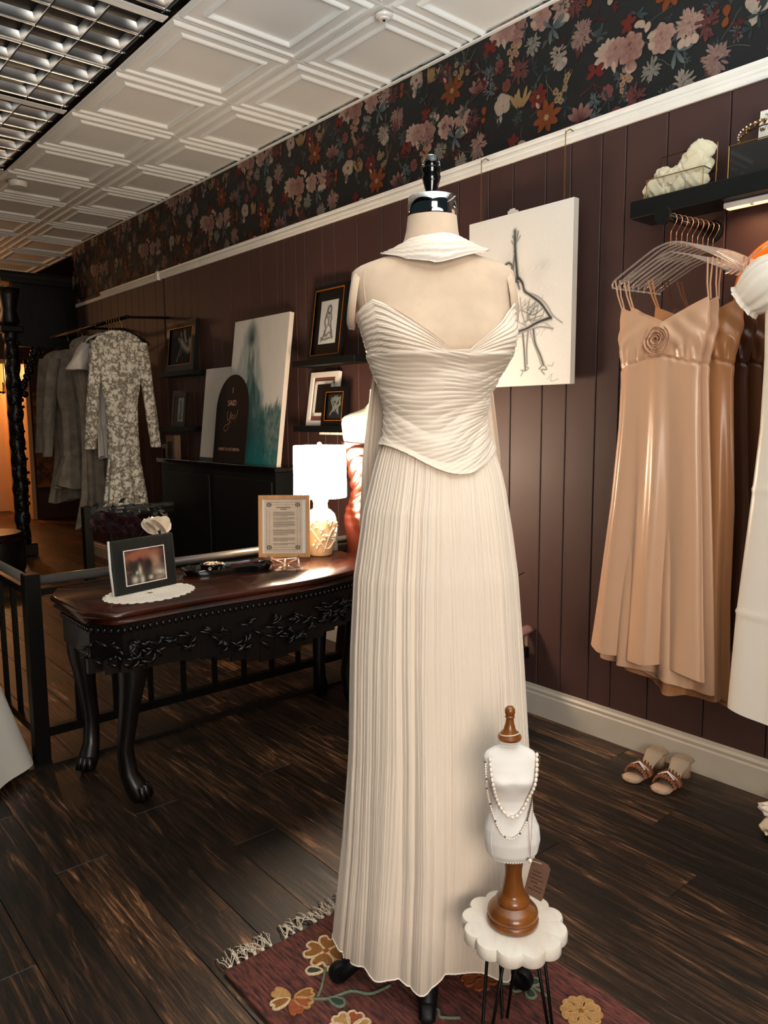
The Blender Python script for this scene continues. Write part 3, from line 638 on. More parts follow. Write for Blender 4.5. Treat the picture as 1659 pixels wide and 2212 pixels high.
for s, c in ((-1, -1.12), (1, 1.25)):
    MB().tube([on_torso(body, c+s*.14*(1-k/14)*-1, 1.604-.10*k/14, .0005) for k in range(15)], .0011, 5).build('seam', m_linen, frm, True)
    pm_ = MB(); cx = .006+(.176 if s > 0 else -.176)-(.004 if s > 0 else 0)
    vs = []; N = 28
    rotp = Matrix.Rotation(s*R(-8), 3, 'Y')
    for q, off in ((0, .009), (.8, .008), (1, .002), (1, -.01)):
        for k in range(N): a = 2*PI*k/N; v = rotp @ V3((s*off, cos(a)*.048*q, sin(a)*.062*q)); vs.append((cx+v.x, .012+v.y, 1.545+v.z))
    fs = [(i*N+k, i*N+(k+1) % N, (i+1)*N+(k+1) % N, (i+1)*N+k) for i in range(3) for k in range(N)]
    pm_.add(vs, fs).build('arm_plate', m_linen, frm, True)
cap = MB().lathe([(.0515, 1.716), (.053, 1.718), (.053, 1.754), (.0515, 1.757), (.046, 1.758), (0, 1.758)], 48, (.003, -.002, 0)).build('neck_cap', m_chrome, frm, R(40))
fin = MB().lathe([(.012, 1.757), (.0135, 1.762), (.012, 1.770), (.0185, 1.792), (.0205, 1.800), (.0185, 1.806), (.021, 1.812), (.021, 1.817), (.015, 1.821), (.017, 1.832), (.012, 1.842), (0, 1.844)], 28, (.001, -.002, 0)).build('finial', m_glossblk, frm, R(50))
MB().tube([(.001+.018*cos(a), -.002, 1.822+.024*sin(a)) for a in [PI*k/16 for k in range(17)]], .0012, 6).build('hanging_ring', m_chrome, fin, True)
MB().tube([(0, 0, .12), (0, 0, .95)], .014, 10).build('pole', m_glossblk, frm)
for k, a in enumerate((R(-152), R(-95), R(-35), R(30), R(150))):
    d = V3((cos(a), sin(a), 0))
    MB().tube([V3((0, 0, .17)), d*.07+V3((0, 0, .165)), d*.15+V3((0, 0, .11)), d*.205+V3((0, 0, .05)), d*.245+V3((0, 0, .026))], [.018, .024, .026, .022, .018], 10).build('leg', m_black, frm, True)
    w = MB(); c = d*.245; q = Matrix.Rotation(a, 3, 'Z'); w.lathe([(.012, -.011), (.021, -.011), (.023, -.006), (.023, .006), (.021, .011), (.012, .011)], 18)
    w.v = [tuple(q @ V3((v[0]*.98, v[2], v[1])) + c + V3((0, 0, .036))) for v in w.v]; w.build('caster', m_black, frm, R(40))

gown = thing('bridal_gown', 'ivory ruched strapless bridal gown with long pleated chiffon skirt on dress form', 'dress', (MX, MY, 0), MZ)
wrapd = lambda t: np.arctan2(np.sin(t-TH0), np.cos(t-TH0))
def ztop(t):
    p = np.abs(wrapd(t)); s = np.clip((p-.13)/.92, 0, 1); s2 = np.clip((p-1.05)/(PI-1.05), 0, 1)
    return 1.428+.110*s**.88*(1+.15*np.sin(s*PI)) - .075*s2**.8
def zbot(t):
    p = wrapd(t); return 1.232-.062*np.exp(-((p-.1)/.75)**2)
nz = [np.random.default_rng(k).uniform(0, 2*PI, 8) for k in range(4)]
def wig(t, z, k=0, fx=3, fz=30):
    P = nz[k]; t = np.mod(t-PI, 2*PI); return np.sin(fx*t+fz*z+P[0])+.7*np.sin(fx*1.7*t-fz*.7*z+P[1])+.5*np.sin(fx*3.1*t+fz*1.9*z+P[2])
def ridge(p, sh=1.0):
    q = (p % 1.0); return np.where(q < .68, np.sin(PI*q/.68*.5)**sh, np.cos(PI*(q-.68)/.32*.5)**1.2)
def bod_fold(t, z):
    p = wrapd(t); zt = ztop(t)
    d = np.clip((zt-z)/(zt-1.408+1e-6), 0, 1.4)
    cup = ridge(d*9+.35*wig(t, z, 1, 2.3, 18)*.6, .8)*.0042+ridge(d*23+.5*wig(t, z, 2, 3, 20), 1)*.0013
    sag = np.interp(z, [1.16, 1.25, 1.34, 1.42], [.055, .045, .022, .004])
    tl = np.interp(z, [1.16, 1.25, 1.34, 1.43], [-.034, -.030, -.010, .014]); zz = z + tl*np.sin(p) + sag*np.cos(np.clip(p+.1, -PI/2, PI/2)) - .004*wig(t, z, 0, 1.6, 14)*.8
    low = ridge(zz*62+.55*wig(t, z, 3, 1.1, 13), .9)*.0024*(.7+.3*np.sin(3*t+40*z))+ridge(zz*139+.7*wig(t, z, 1, 1.5, 17), 1)*.0014
    low = low + (ridge(zz*21+.5*wig(t, z, 2, .9, 8), .9)-.4)*.0050*(.75+.25*np.sin(2*t+1))
    side = .65+.35*np.cos(p)
    k = 1/(1+np.exp((z-1.424)/.0016)); band = .005*np.exp(-((z-1.418)/.012)**2)
    edge = .003*np.exp(-((zt-z)/.006)**2)+.003*np.exp(-((z-zbot(t))/.005)**2)
    return .007+bust(t, z, .028)+(cup*(1-k)+(low*side+.004)*k)+band*np.cos(p/2)+edge
bod = [(z, cx, cy, a+.0, b_) for z, cx, cy, a, b_ in body if z < 1.58]
sheath('bodice', bod, m_bod, gown, 420, 330, top=ztop, bot=zbot, fold=bod_fold)
skr = [(.05, .0085, 0, .235, .215), (.127, .012, 0, .232, .205), (.306, .0185, 0, .223, .19), (.537, .018, 0, .208, .172), (.76, .014, 0, .197, .158), (.935, .0125, .002, .185, .148), (1.032, .0135, .004, .171, .138),
       (1.084, .013, .005, .163, .131), (1.126, .015, .005, .154, .120), (1.168, .0155, .005, .144, .108), (1.2, .0145, .005, .134, .099), (1.26, .012, .005, .112, .086)]
fw1 = smn(9, 3, .05); fw2 = smn(12, 5, .10)
def skirt_fold(t, z):
    g = np.clip((1.22-z)/1.12, 0, 1); q = np.clip((z-.05)/.5, 0, 1)
    w1 = t+.17*np.sin(2*t+1)+.11*np.sin(5*t+2.3)+.06*np.sin(9*t+.5); w2 = t+.07*np.sin(3*t+2)+.05*np.sin(7*t+1)+.03*np.sin(16*t); w3 = t+.03*np.sin(5*t+1)+.02*np.sin(19*t)
    am = .62+.38*np.sin(3*t+.8)
    big = ((.5+.5*np.cos(9*w1+.35*np.sin(z*3)))**.9-.5)*.040*g**2.0*am
    mid = (ridge(w2*29/(2*PI)+.18*np.sin(z*2.1+3*t+1), .9)-.6)*(.0035+.0105*g*(1-.55*g))*(.6+.4*np.sin(5*t+2+z))
    fine = (ridge(w3*83/(2*PI)+.3*np.sin(z*3+7*t), 1)-.6)*(.0030-.0024*g)*(.7+.3*np.sin(11*t))
    tiny = np.sin(230*w3+3*np.sin(z*5+9*t))*.00045
    return big+mid+fine+tiny
def hemz(t): w1 = t+.17*np.sin(2*t+1)+.11*np.sin(5*t+2.3)+.06*np.sin(9*t+.5); return .076-.010*(.5+.5*np.cos(9*w1+.05))+.010*np.sin(3*t+1)+.004*np.sin(7*t)+.03*np.clip(-np.cos(t), 0, 1)
sk = sheath('skirt', skr, m_chif, gown, 960, 200, top=lambda t: 1.25+0*t, fold=skirt_fold,
            bot=lambda t: hemz(t))
tt = np.linspace(0, 2*PI, 900, endpoint=False); zb = hemz(tt)
rg = np.array(sorted(skr)); I_ = lambda z, k: np.interp(z, rg[:, 0], rg[:, k]); ff = skirt_fold(tt, zb)
MB().tube([(I_(z, 1)+(I_(z, 3)+f)*sin(a), I_(z, 2)-(I_(z, 4)+f)*cos(a), z) for a, z, f in zip(tt, zb, ff)], .0017, 5, True).build('rolled_hem', m_hem, sk, True)
# scarf around the neck with two long tails behind
scf = thing('chiffon_scarf', 'ivory chiffon scarf draped round the dress form neck with tails behind', 'scarf', (MX, MY, 0), MZ)
nu, nv = 220, 46; t_ = np.linspace(0, 2*PI, nu, endpoint=False)[None, :]; v_ = np.linspace(0, 1, nv)[:, None]; fr_ = .5+.5*np.cos(t_); sd_ = np.abs(np.sin(t_))**1.5
ain = .061+.016*sd_; aout = .086+.033*sd_; bin_ = .058-.0*fr_; bout = .080+0*t_
zin = 1.671-.026*np.abs(np.sin(t_))**5-.004*(1-fr_); zout = 1.612+.019*sd_+.03*(1-fr_)+.004*np.sin(t_-.6)
vv = v_**.8; arch = .003*np.sin(PI*v_)
a_ = ain+(aout-ain)*vv; b_ = bin_+(bout-bin_)*vv+.012*np.sin(PI*v_)*fr_; z_ = zin+(zout-zin)*v_+arch*1.0
rf = (ridge(v_*5+.35*np.sin(2*t_+1)+.2*np.sin(5*t_+4*v_), .8)-.5)*.0052+(ridge(v_*13+.5*np.sin(3*t_)+.3*np.sin(7*t_+1), 1)-.5)*.0016
x_ = .010+(a_+rf*.6)*np.sin(t_); y_ = .004-(b_+rf)*np.cos(t_); z_ = z_+rf*.9
npmesh('cowl', np.stack([x_+0*v_, y_+0*v_, z_], -1), gridf(nu, nv, True), m_scarf, scf)
for s in (-1, 1):
    nu, nv = 60, 80; u = np.linspace(-1, 1, nu)[None, :]; v = np.linspace(0, 1, nv)[:, None]; z = 1.635-1.30*v
    w = .022+.038*np.clip(v*2.2, 0, 1); cx = s*(.085+.03*np.clip(v*3, 0, 1))+.010
    x = cx+w*u; yb = np.interp(z, [.3, .9, 1.2, 1.45, 1.6, 1.64], [.30, .19, .13, .12, .085, .05]); y = yb+.006*np.cos(u*9)+.004*np.cos(u*21+z*6)+.0*z
    npmesh('tail', np.stack([x+0*z, y+0*u, z+0*u], -1), gridf(nu, nv, False), m_scarf, scf)

# ------------------------------------------------------------------ marble flower stool with jewellery form
SX, SY, SZ = .890, -1.095, .297
st = thing('flower_stool', 'white marble flower-shaped stool on black hairpin legs holding the jewellery bust', 'stool', (SX, SY, 0), MZ)
N = 240; petal_r = lambda a: .0905+.0135*abs(sin(6*a))**.62
b = MB(); vs = []; lv = [(0, SZ), (.5, SZ), (.93, SZ), (.98, SZ-.001), (1, SZ-.005), (1.0, SZ-.022), (.98, SZ-.026), (.5, SZ-.026)]
for q, z in lv:
    for k in range(N): a = 2*PI*k/N+.15; vs.append((petal_r(a)*q*cos(a), petal_r(a)*q*sin(a), z))
fs = [(i*N+k, i*N+(k+1) % N, (i+1)*N+(k+1) % N, (i+1)*N+k) for i in range(len(lv)-1) for k in range(N)]; fs.append(tuple((len(lv)-1)*N+k for k in range(N)))
b.add(vs, [f[::-1] for f in fs]).build('top', m_marble, st, R(35))
for k, (a, sp) in enumerate(((R(-140), .02), (R(-28), .02), (R(90), .02))):
    d = V3((cos(a), sin(a), 0)); q = V3((-sin(a), cos(a), 0))
    MB().tube([d*.05+q*.022+V3((0, 0, .272)), d*.092+q*.005+V3((0, 0, .004)), d*.092-q*.005+V3((0, 0, .004)), d*.05-q*.022+V3((0, 0, .272))], .0033, 8).build('leg', m_bmetal, st, True)
    MB().box(d*.05+V3((0, 0, .270)), (.05, .03, .003)).build('bracket', m_bmetal, st)
mb = thing('jewellery_bust', 'small white torso jewellery stand on turned amber wood base', 'jewellery stand', (SX, SY, SZ), MZ)
ox = -.003
MB().lathe([(.044, 0), (.049, .003), (.0515, .009), (.0495, .015), (.0475, .016), (.0500, .021), (.0490, .028), (.042, .036), (.033, .041), (.0305, .043), (.0325, .047), (.0325, .052), (.028, .058), (.0235, .062), (.0225, .066), (.0195, .080), (.0168, .098), (.0168, .112), (.019, .128), (.0205, .134), (.0205, .140), (0, .141)], 40, (ox, 0, 0)).build('turned_base', m_turned, mb, R(45))
tz = [(.138, -.006, 0, .040, .026), (.150, -.006, 0, .050, .032), (.175, -.006, .0, .0545, .035), (.20, -.007, 0, .053, .033), (.226, -.0085, 0, .044, .028), (.243, -.009, 0, .038, .024), (.262, -.0105, 0, .037, .024), (.285, -.0105, -.002, .043, .028), (.305, -.011, -.003, .048, .031),
      (.325, -.0115, -.001, .051, .027), (.343, -.012, .001, .052, .022), (.352, -.0125, .002, .047, .019), (.359, -.013, .002, .036, .0165), (.364, -.0135, .001, .025, .015), (.371, -.014, 0, .0195, .0145), (.380, -.014, 0, .019, .0145)]
def mf(t, z):
    f = 0
    for c in (-.55, .55): f = f + .006*np.exp(-((np.arctan2(np.sin(t-c), np.cos(t-c)))/.4)**2-((z-.300)/.014)**2)
    return f
tor = sheath('torso', tz, m_minifab, mb, 72, 90, fold=mf)
b = MB()
for j in range(3):
    for k in range(44): a = 2*PI*k/44+j*.07; b.ball((-.014+.0198*cos(a), .0152*sin(a), .368+j*.0045), .0014, 5, 4)
b.build('beaded_collar', m_minifab, mb, True)
b = MB()
for k in range(50): a = 2*PI*k/50; b.ball((-.006+.041*cos(a), .027*sin(a), .139), .0016, 5, 4)
b.build('lace_edge', m_minifab, mb, True)
MB().lathe([(.0215, .379), (.023, .383), (.021, .387), (.012, .397), (.0085, .410), (.0072, .420), (.0088, .421), (.0095, .424), (.008, .426), (.010, .431), (.0098, .438), (.006, .443), (0, .4445)], 28, (-.014, 0, 0)).build('turned_finial', m_turned, mb, R(45))
MB().tube([(-.014+.0185*cos(a), .0185*sin(a), .390+.003*sin(a+2.4)) for a in [2*PI*k/40 for k in range(40)]], .0013, 6, True).build('elastic_loop', m_fringe, mb, True)
for s, c in ((-1, -.95), (1, .95)):
    MB().tube([V3((np.interp(z, [q[0] for q in tz], [q[1] for q in tz])+(np.interp(z, [q[0] for q in tz], [q[3] for q in tz])+.0004)*sin(c), -(np.interp(z, [q[0] for q in tz], [q[4] for q in tz])+.0004)*cos(c), z)) for z in [.14+.2*k/24 for k in range(25)]], .0006, 4).build('seam', m_minifab, tor, True)
def necklace(name, label, left, right, bottom, m1, n, r, shape, m2=None, alt=None, yb=-.04):
    t = thing(name, label, 'necklace', (SX, SY, SZ), MZ); pts = []
    L, Rr, B = V3(left), V3(right), V3(bottom)
    for k in range(n+1):
        u = k/n; w = 4*u*(1-u); x = L.x+(Rr.x-L.x)*u; z = (L.z+(Rr.z-L.z)*u)*(1-w**.62)+B.z*w**.62
        x = x+(B.x-(L.x+Rr.x)/2)*w; tzx = np.interp(z, [q[0] for q in tz], [q[1] for q in tz]); ta = np.interp(z, [q[0] for q in tz], [q[3] for q in tz])+.003; tb = np.interp(z, [q[0] for q in tz], [q[4] for q in tz])+.004
        q = (x-tzx)/ta; y = -tb*math.sqrt(max(0, 1-q*q)) - (.008*math.exp(-((z-.3)/.02)**2)) if abs(q) < 1 else -.002
        pts.append(V3((x, y-r, z)))
    MB().tube(pts, .0005, 4).build('thread', m_fringe, t)
    d = 0; acc = [0]
    for p, q in zip(pts, pts[1:]): acc.append(acc[-1]+(q-p).length)
    me1 = MB().ball((0, 0, 0), r, 8, 6, shape).mesh('bead', m1, True); me2 = MB().ball((0, 0, 0), r*.8, 8, 6).mesh('bead', m2 or m1, True)
    s = 0; k = 0
    while s < acc[-1]:
        i = max(j for j in range(len(acc)) if acc[j] <= s+1e-9); i = min(i, len(pts)-2); u = (s-acc[i])/max(acc[i+1]-acc[i], 1e-9); p = pts[i].lerp(pts[i+1], u); tn = (pts[i+1]-pts[i]).normalized()
        two = alt and alt(k, s/acc[-1]); o = ob('bead', me2 if two else me1, t, p); o.rotation_mode = 'QUATERNION'; o.rotation_quaternion = tn.to_track_quat('Z', 'Y'); s += 2*r*(.85 if two else shape[2])*1.0; k += 1
    return t
necklace('pearl_necklace', 'shorter strand of plump rice pearls on the jewellery bust', (-.054, 0, .345), (.038, 0, .352), (-.012, 0, .236), m_pearl, 60, .0034, (1, 1, 1.35), yb=-.04)
necklace('bead_necklace', 'longer strand of tiny pearls turning to brass beads on the jewellery bust', (-.062, 0, .338), (.044, 0, .345), (-.016, 0, .196), m_pearl, 70, .0022, (1, 1, 1.1), m_gbead, lambda k, u: u > .62 or k % 7 == 0)
t = thing('pendant_necklace', 'fine thread necklace with one pearl drop on the jewellery bust', 'necklace', (SX, SY, SZ), MZ)
MB().tube([(.016, -.034, .25), (.019, -.036, .21), (.021, -.039, .17), (.0215, -.040, .158)], .0005, 4).tube([(.026, -.032, .25), (.0235, -.037, .20), (.0215, -.040, .158)], .0005, 4).build('thread', m_copper, t)
MB().ball((.0215, -.041, .153), .0042, 10, 8).build('pearl_drop', m_pearl, t, True)
t = thing('price_tag', 'brown leather-look tag with black writing hanging from the jewellery bust', 'tag', (SX, SY, SZ), MZ)
TM = Matrix.Translation((.044, -.004, .092)) @ Matrix.Rotation(R(13), 4, 'Y') @ Matrix.Rotation(R(-25), 4, 'Z') @ FACE
tp = [(-.019, -.036), (.017, -.040), (.019, -.036), (.019, .030), (.012, .037), (-.015, .038), (-.019, .034)]
MB().prism(tp, .001, TM).build('card', m_kraft, t)
b = MB()
for k, (x0, x1) in enumerate(((-.012, .004), (-.013, .008), (-.014, .012), (-.012, .002), (-.004, .014), (-.013, .013))):
    zz = .014-k*.0075; b.ribbon([TM @ V3((x0+(x1-x0)*i/9, zz+.0018*sin(i*2.3+k), .0013)) for i in range(10)], .0013, (TM.to_3x3() @ V3((0, 0, 1))))
b.build('handwriting', m_ink, t)
MB().tube([TM @ V3((0, .033, .0015)), (.03, -.01, .135), (.012, -.012, .139)], .0006, 4).build('string', m_fringe, t)

# ------------------------------------------------------------------ framed art helpers
def strokes_img(nx, nz, w, h, strokes, ground, ink, blobs=()):
    """vertex colours of a canvas: each stroke = (points, half width m, darkness); coordinates in metres from bottom left"""
    X, Z = np.meshgrid(np.linspace(0, w, nx), np.linspace(0, h, nz)); D = np.zeros_like(X); r = np.random.default_rng(11)
    for pts, hw, dk in strokes:
        pts = np.array(pts, float); d = np.full(X.shape, 9.)
        for p, q in zip(pts, pts[1:]):
            v = q-p; L = v@v+1e-12; t = np.clip(((X-p[0])*v[0]+(Z-p[1])*v[1])/L, 0, 1); d = np.minimum(d, np.hypot(X-p[0]-t*v[0], Z-p[1]-t*v[1]))
        D = np.maximum(D, dk*np.exp(-(d/hw)**2))
    for cx, cz, sx, sz, dk in blobs: D = np.clip(D+dk*np.exp(-((X-cx)/sx)**2-((Z-cz)/sz)**2)*(.6+.4*np.sin(X*190+40*np.sin(Z*37))*np.sin(Z*160)), 0, 1)
    g = np.array(lin(ground)); k = np.array(lin(ink)); gr = 1+.02*r.normal(size=X.shape); C = g*(1-D[..., None])*gr[..., None]+k*D[..., None]
    return X, Z, C
def art_panel(name, parent, w, h, X, Z, C, y=-.0006, x0=0, z0=0):
    nx, nz = X.shape[1], X.shape[0]; V = np.stack([X-w/2+x0, 0*X+y, Z+z0], -1); return npmesh(name, V, gridf(nx, nz, False), m_art, parent, False, C.reshape(-1, 3))
def catm(P, n=6):
    P = [np.array(p, float) for p in P]; o = []
    for i in range(len(P)-1):
        p0 = P[max(i-1, 0)]; p1 = P[i]; p2 = P[i+1]; p3 = P[min(i+2, len(P)-1)]
        for k in range(n): u = k/n; o.append(.5*((2*p1)+(-p0+p2)*u+(2*p0-5*p1+4*p2-p3)*u*u+(-p0+3*p1-3*p2+p3)*u**3))
    o.append(P[-1]); return o
def S(pts, hw, dk): return (catm(pts), hw, dk)
def wallthing(name, label, cat, x, y, z, lean=0, rz=PI, group=None):
    """object whose face looks into the room from the right-hand wall; local x runs towards screen right"""
    return thing(name, label, cat, (x, y, z), group=group, rot=(-lean, 0, rz) if rz == PI else (-lean, 0, rz))

# big charcoal dancer canvas hung on two chains
cv = wallthing('dancer_canvas', 'large white canvas with charcoal dancer sketch hanging on chains behind the gown', 'painting', 2.07, -2.505, 1.418)
w, h = .54, .70
MB().bx(-w/2, w/2, 0, .03, 0, h).build('stretched_canvas', m_canvs, cv)
# sketch coordinates: u right, v up, fractions of the canvas
def uv(l): return [(a*w, b_*h) for a, b_ in l]
sk_ = [S(uv([(.47, .93), (.475, .80), (.49, .70), (.50, .62)]), .006, .8), S(uv([(.45, .90), (.48, .86), (.50, .92)]), .003, .7), S(uv([(.44, .87), (.47, .84), (.52, .89)]), .0025, .6),
       S(uv([(.36, .685), (.37, .72), (.41, .735), (.445, .715), (.44, .68)]), .004, .75), S(uv([(.385, .67), (.40, .63), (.45, .62), (.51, .60)]), .004, .75), S(uv([(.47, .78), (.46, .68), (.50, .60), (.52, .56)]), .004, .7),
       S(uv([(.43, .62), (.44, .55), (.43, .47), (.47, .43)]), .004, .8), S(uv([(.51, .63), (.55, .59), (.57, .54), (.62, .51), (.72, .45), (.79, .38), (.82, .345)]), .0045, .85), S(uv([(.56, .57), (.60, .53), (.70, .49), (.78, .43), (.84, .36), (.92, .31)]), .002, .6),
       S(uv([(.47, .43), (.46, .36), (.49, .30), (.52, .275)]), .0035, .8), S(uv([(.50, .285), (.60, .30), (.70, .33), (.82, .35)]), .005, .85), S(uv([(.50, .27), (.60, .285), (.72, .30), (.84, .28)]), .0025, .6), S(uv([(.53, .50), (.55, .40), (.60, .30)]), .002, .5),
       S(uv([(.62, .48), (.60, .38), (.66, .32)]), .002, .5), S(uv([(.55, .42), (.66, .38), (.76, .42), (.72, .35), (.60, .36), (.70, .44), (.64, .31), (.56, .34), (.74, .37)]), .0018, .55), S(uv([(.58, .46), (.50, .38), (.58, .33), (.68, .46), (.60, .41)]), .0016, .5),
       S(uv([(.56, .27), (.575, .17), (.585, .08), (.59, .035)]), .0035, .8), S(uv([(.61, .28), (.60, .17), (.605, .07)]), .003, .7), S(uv([(.55, .035), (.59, .03), (.62, .045), (.59, .06)]), .002, .7), S(uv([(.57, .03), (.55, -.0)]), .002, .6),
       S(uv([(.66, .29), (.68, .20), (.73, .12), (.76, .06)]), .0042, .8), S(uv([(.63, .29), (.66, .21), (.71, .12), (.74, .06)]), .002, .6), S(uv([(.72, .035), (.76, .06), (.79, .03), (.74, .03), (.77, .0)]), .002, .7), S(uv([(.80, .055), (.84, .05), (.85, .07)]), .0015, .4)]
sk_ = [([(a, b_*.90+.06*h) for a, b_ in p], hw*1.6, min(1, dk*1.15)) for p, hw, dk in sk_]
rs_ = np.random.default_rng(5)
for k in range(26): a_, c_ = rs_.uniform(.52, .76), rs_.uniform(.34, .52); sk_.append(S(uv([(a_, c_), (a_+rs_.uniform(-.08, .1), c_-rs_.uniform(0, .08)), (a_+rs_.uniform(-.1, .1), c_-rs_.uniform(.02, .12))]), .0016, rs_.uniform(.3, .6)))
for k in range(9): sk_.append(S(uv([(.49+rs_.uniform(-.03, .02), .88), (.485+rs_.uniform(-.02, .02), .75), (.50, .64)]), .0022, .4))
X, Z, C = strokes_img(240, 310, w, h, sk_ + [S(uv([(.80, .03), (.84, .06), (.83, .02), (.90, .03)]), .0012, .6)], '#ece9e2', '#1b2426', [(.68*w, .62*h, .10*w, .09*h, .16), (.75*w, .68*h, .05*w, .03*h, .2), (.40*w, .72*h, .08*w, .07*h, .18), (.64*w, .42*h, .11*w, .07*h, .42), (.47*w, .80*h, .07*w, .12*h, .12), (.52*w, .62*h, .05*w, .05*h, .3), (.80*w, .36*h, .05*w, .04*h, .2), (.78*w, .52*h, .08*w, .03*h, .06)])
art_panel('charcoal_sketch', cv, w, h, X, Z, C)
MB().box((-.04, .014, h+.008), (.04, .02, .012)).box((-.04, .010, h+.016), (.025, .006, .01)).build('hanging_clip', m_plast, cv)
for xs in (-.215, .215):
    ch = MB(); z = h-.002; k = 0
    while z < 2.372-1.418:
        ch.tube([(xs+(.0028*cos(a) if k % 2 else 0), .012+(0 if k % 2 else .0028*cos(a)), z+.006+.006*sin(a)) for a in [2*PI*j/8 for j in range(8)]], .0009, 4, True); z += .0095; k += 1
    tt_ = thing('hanging_chain', ('left' if xs < 0 else 'right')+' brass chain holding up the charcoal dancer canvas', 'chain', cv.location, group='chains of the dancer canvas'); tt_.rotation_euler = (0, 0, PI)
    ch.build('links', m_brass, tt_, True); MB().tube([(xs, .012, 2.368-1.418), (xs+.004, .035, 2.384-1.418), (xs+.01, .048, 2.378-1.418)], .002, 5).build('hook', m_brass, tt_, True)

# floating shelves
def shelf(name, x0, x1, y1, z0, z1, label, group=None):
    o = MB().bev(((x0+x1)/2, (WY+y1)/2+.0005, (z0+z1)/2), (x1-x0, abs(y1-WY)-.001, z1-z0), .002).build(name, m_black); tag(o, label, 'shelf', group); return o
shelf('floating_shelf', 3.07, 3.64, -2.44, 1.578, 1.612, 'black floating shelf under the framed seated-figure print')
s2 = shelf('floating_shelf', 3.10, 3.64, -2.44, 1.215, 1.25, 'black floating shelf carrying the white and black frames behind the gown')
for k in range(5): MB().box((3.20+k*.045, -2.452, 1.2085), (.028, .012, .012)).build('led_block', m_plast, s2)
shelf('floating_shelf', 3.07, 3.40, -2.44, 1.06, 1.085, 'short black floating shelf just above the lit lamp shade')
shelf('floating_shelf', 4.92, 5.42, -2.44, 1.60, 1.635, 'black floating shelf under the ballet slipper picture')
shelf('floating_shelf', 4.98, 5.42, -2.44, 1.205, 1.24, 'black floating shelf with two tiny leaning frames near the arched sign')
shelf('floating_shelf', 5.25, 5.50, -2.44, .96, .985, 'black floating shelf holding small tan trinket boxes')
shelf('floating_shelf', .55, 1.515, -2.431, 1.968, 2.026, 'thick black floating shelf above the champagne dress rack')
def frame(name, label, w, h, fwid, d, mfr, loc, lean, X=None, Z=None, C=None, mat_w=None, mmat=None, rz=PI, lip=None, glass=False, pw=None, ph=None):
    t = thing(name, label, 'picture frame', loc, rot=(-lean, 0, rz))
    b = MB(); b.bx(-w/2, w/2, 0, d, 0, fwid).bx(-w/2, w/2, 0, d, h-fwid, h).bx(-w/2, -w/2+fwid, 0, d, fwid, h-fwid).bx(w/2-fwid, w/2, 0, d, fwid, h-fwid); b.build('frame', mfr, t)
    MB().bx(-w/2+fwid*.5, w/2-fwid*.5, d*.45, d*.8, fwid*.5, h-fwid*.5).build('mat_board', mmat or m_paperw, t)
    if lip:
        q = MB(); e = fwid; g = .004
        q.bx(-w/2+e-g, -w/2+e, -.001, d*.5, e, h-e).bx(w/2-e, w/2-e+g, -.001, d*.5, e, h-e).bx(-w/2+e, w/2-e, -.001, d*.5, e-g, e).bx(-w/2+e, w/2-e, -.001, d*.5, h-e, h-e+g); q.build('gilt_lip', lip, t)
    if X is not None: art_panel('picture', t, pw, ph, X, Z, C, d*.45-.0008, 0, (h-ph)/2)
    return t
# seated figure print
pw, ph = .155, .235
def q(l): return [(a*pw, b_*ph) for a, b_ in l]
st_ = [S(q([(.48, .86), (.42, .80), (.45, .72), (.55, .70), (.62, .76), (.58, .86), (.48, .86)]), .006, .9), S(q([(.45, .80), (.35, .66), (.30, .5), (.38, .36), (.30, .2), (.15, .08)]), .005, .9), S(q([(.60, .72), (.66, .58), (.64, .45), (.72, .3), (.8, .12)]), .005, .85),
       S(q([(.5, .68), (.5, .5), (.46, .38)]), .003, .8), S(q([(.55, .62), (.52, .45), (.66, .38), (.7, .2)]), .004, .8), S(q([(.12, .15), (.3, .10), (.55, .12), (.82, .14)]), .004, .8), S(q([(.3, .3), (.42, .18), (.6, .26), (.74, .16)]), .004, .7), S(q([(.46, .86), (.38, .7), (.42, .6)]), .005, .8)]
st_ = [(p, hw*1.3, dk) for p, hw, dk in st_]
X, Z, C = strokes_img(60, 90, pw, ph, st_, '#b9bbb8', '#10130f', [(.45*pw, .2*ph, .2*pw, .1*ph, .3)])
frame('framed_print', 'black and gilt frame with inked seated figure on the shelf', .30, .40, .024, .022, m_frameblk, (3.385, -2.475, 1.613), R(8), X, Z, C, mmat=m_frameblk, lip=m_goldlip, pw=pw, ph=ph)
t = frame('picture_frame', 'white frame with pink-brown mat behind the small black frame', .26, .30, .028, .022, m_white, (3.46, -2.492, 1.251), R(9), mmat=mat('dusty_rose_mat', '#6d3f3b', .7), pw=.1, ph=.1)
b = MB(); 
for a0 in ((-.085, -.065, .055, .25), (.065, .085, .055, .25), (-.085, .085, .055, .072), (-.085, .085, .233, .25)): b.bx(a0[0], a0[1], .004, .012, a0[2], a0[3])
b.build('inner_frame', m_white, t); MB().bx(-.065, .065, .006, .012, .072, .233).build('picture', m_frameblk, t)
X, Z, C = strokes_img(46, 50, .12, .13, [S([(.02+.08*abs(sin(k*1.7)), .02+.09*abs(sin(k*2.3))), (.02+.09*abs(sin(k*2.9+1)), .02+.1*abs(sin(k*1.3+2)))], .004, .6) for k in range(14)], '#0b1110', '#8f9490', [])
frame('picture_frame', 'small black gilt frame with dark floral print in front of the white frame', .21, .21, .03, .02, m_frameblk, (3.30, -2.462, 1.251), R(7), X, Z, C, mmat=m_frameblk, lip=m_goldlip, pw=.12, ph=.13)
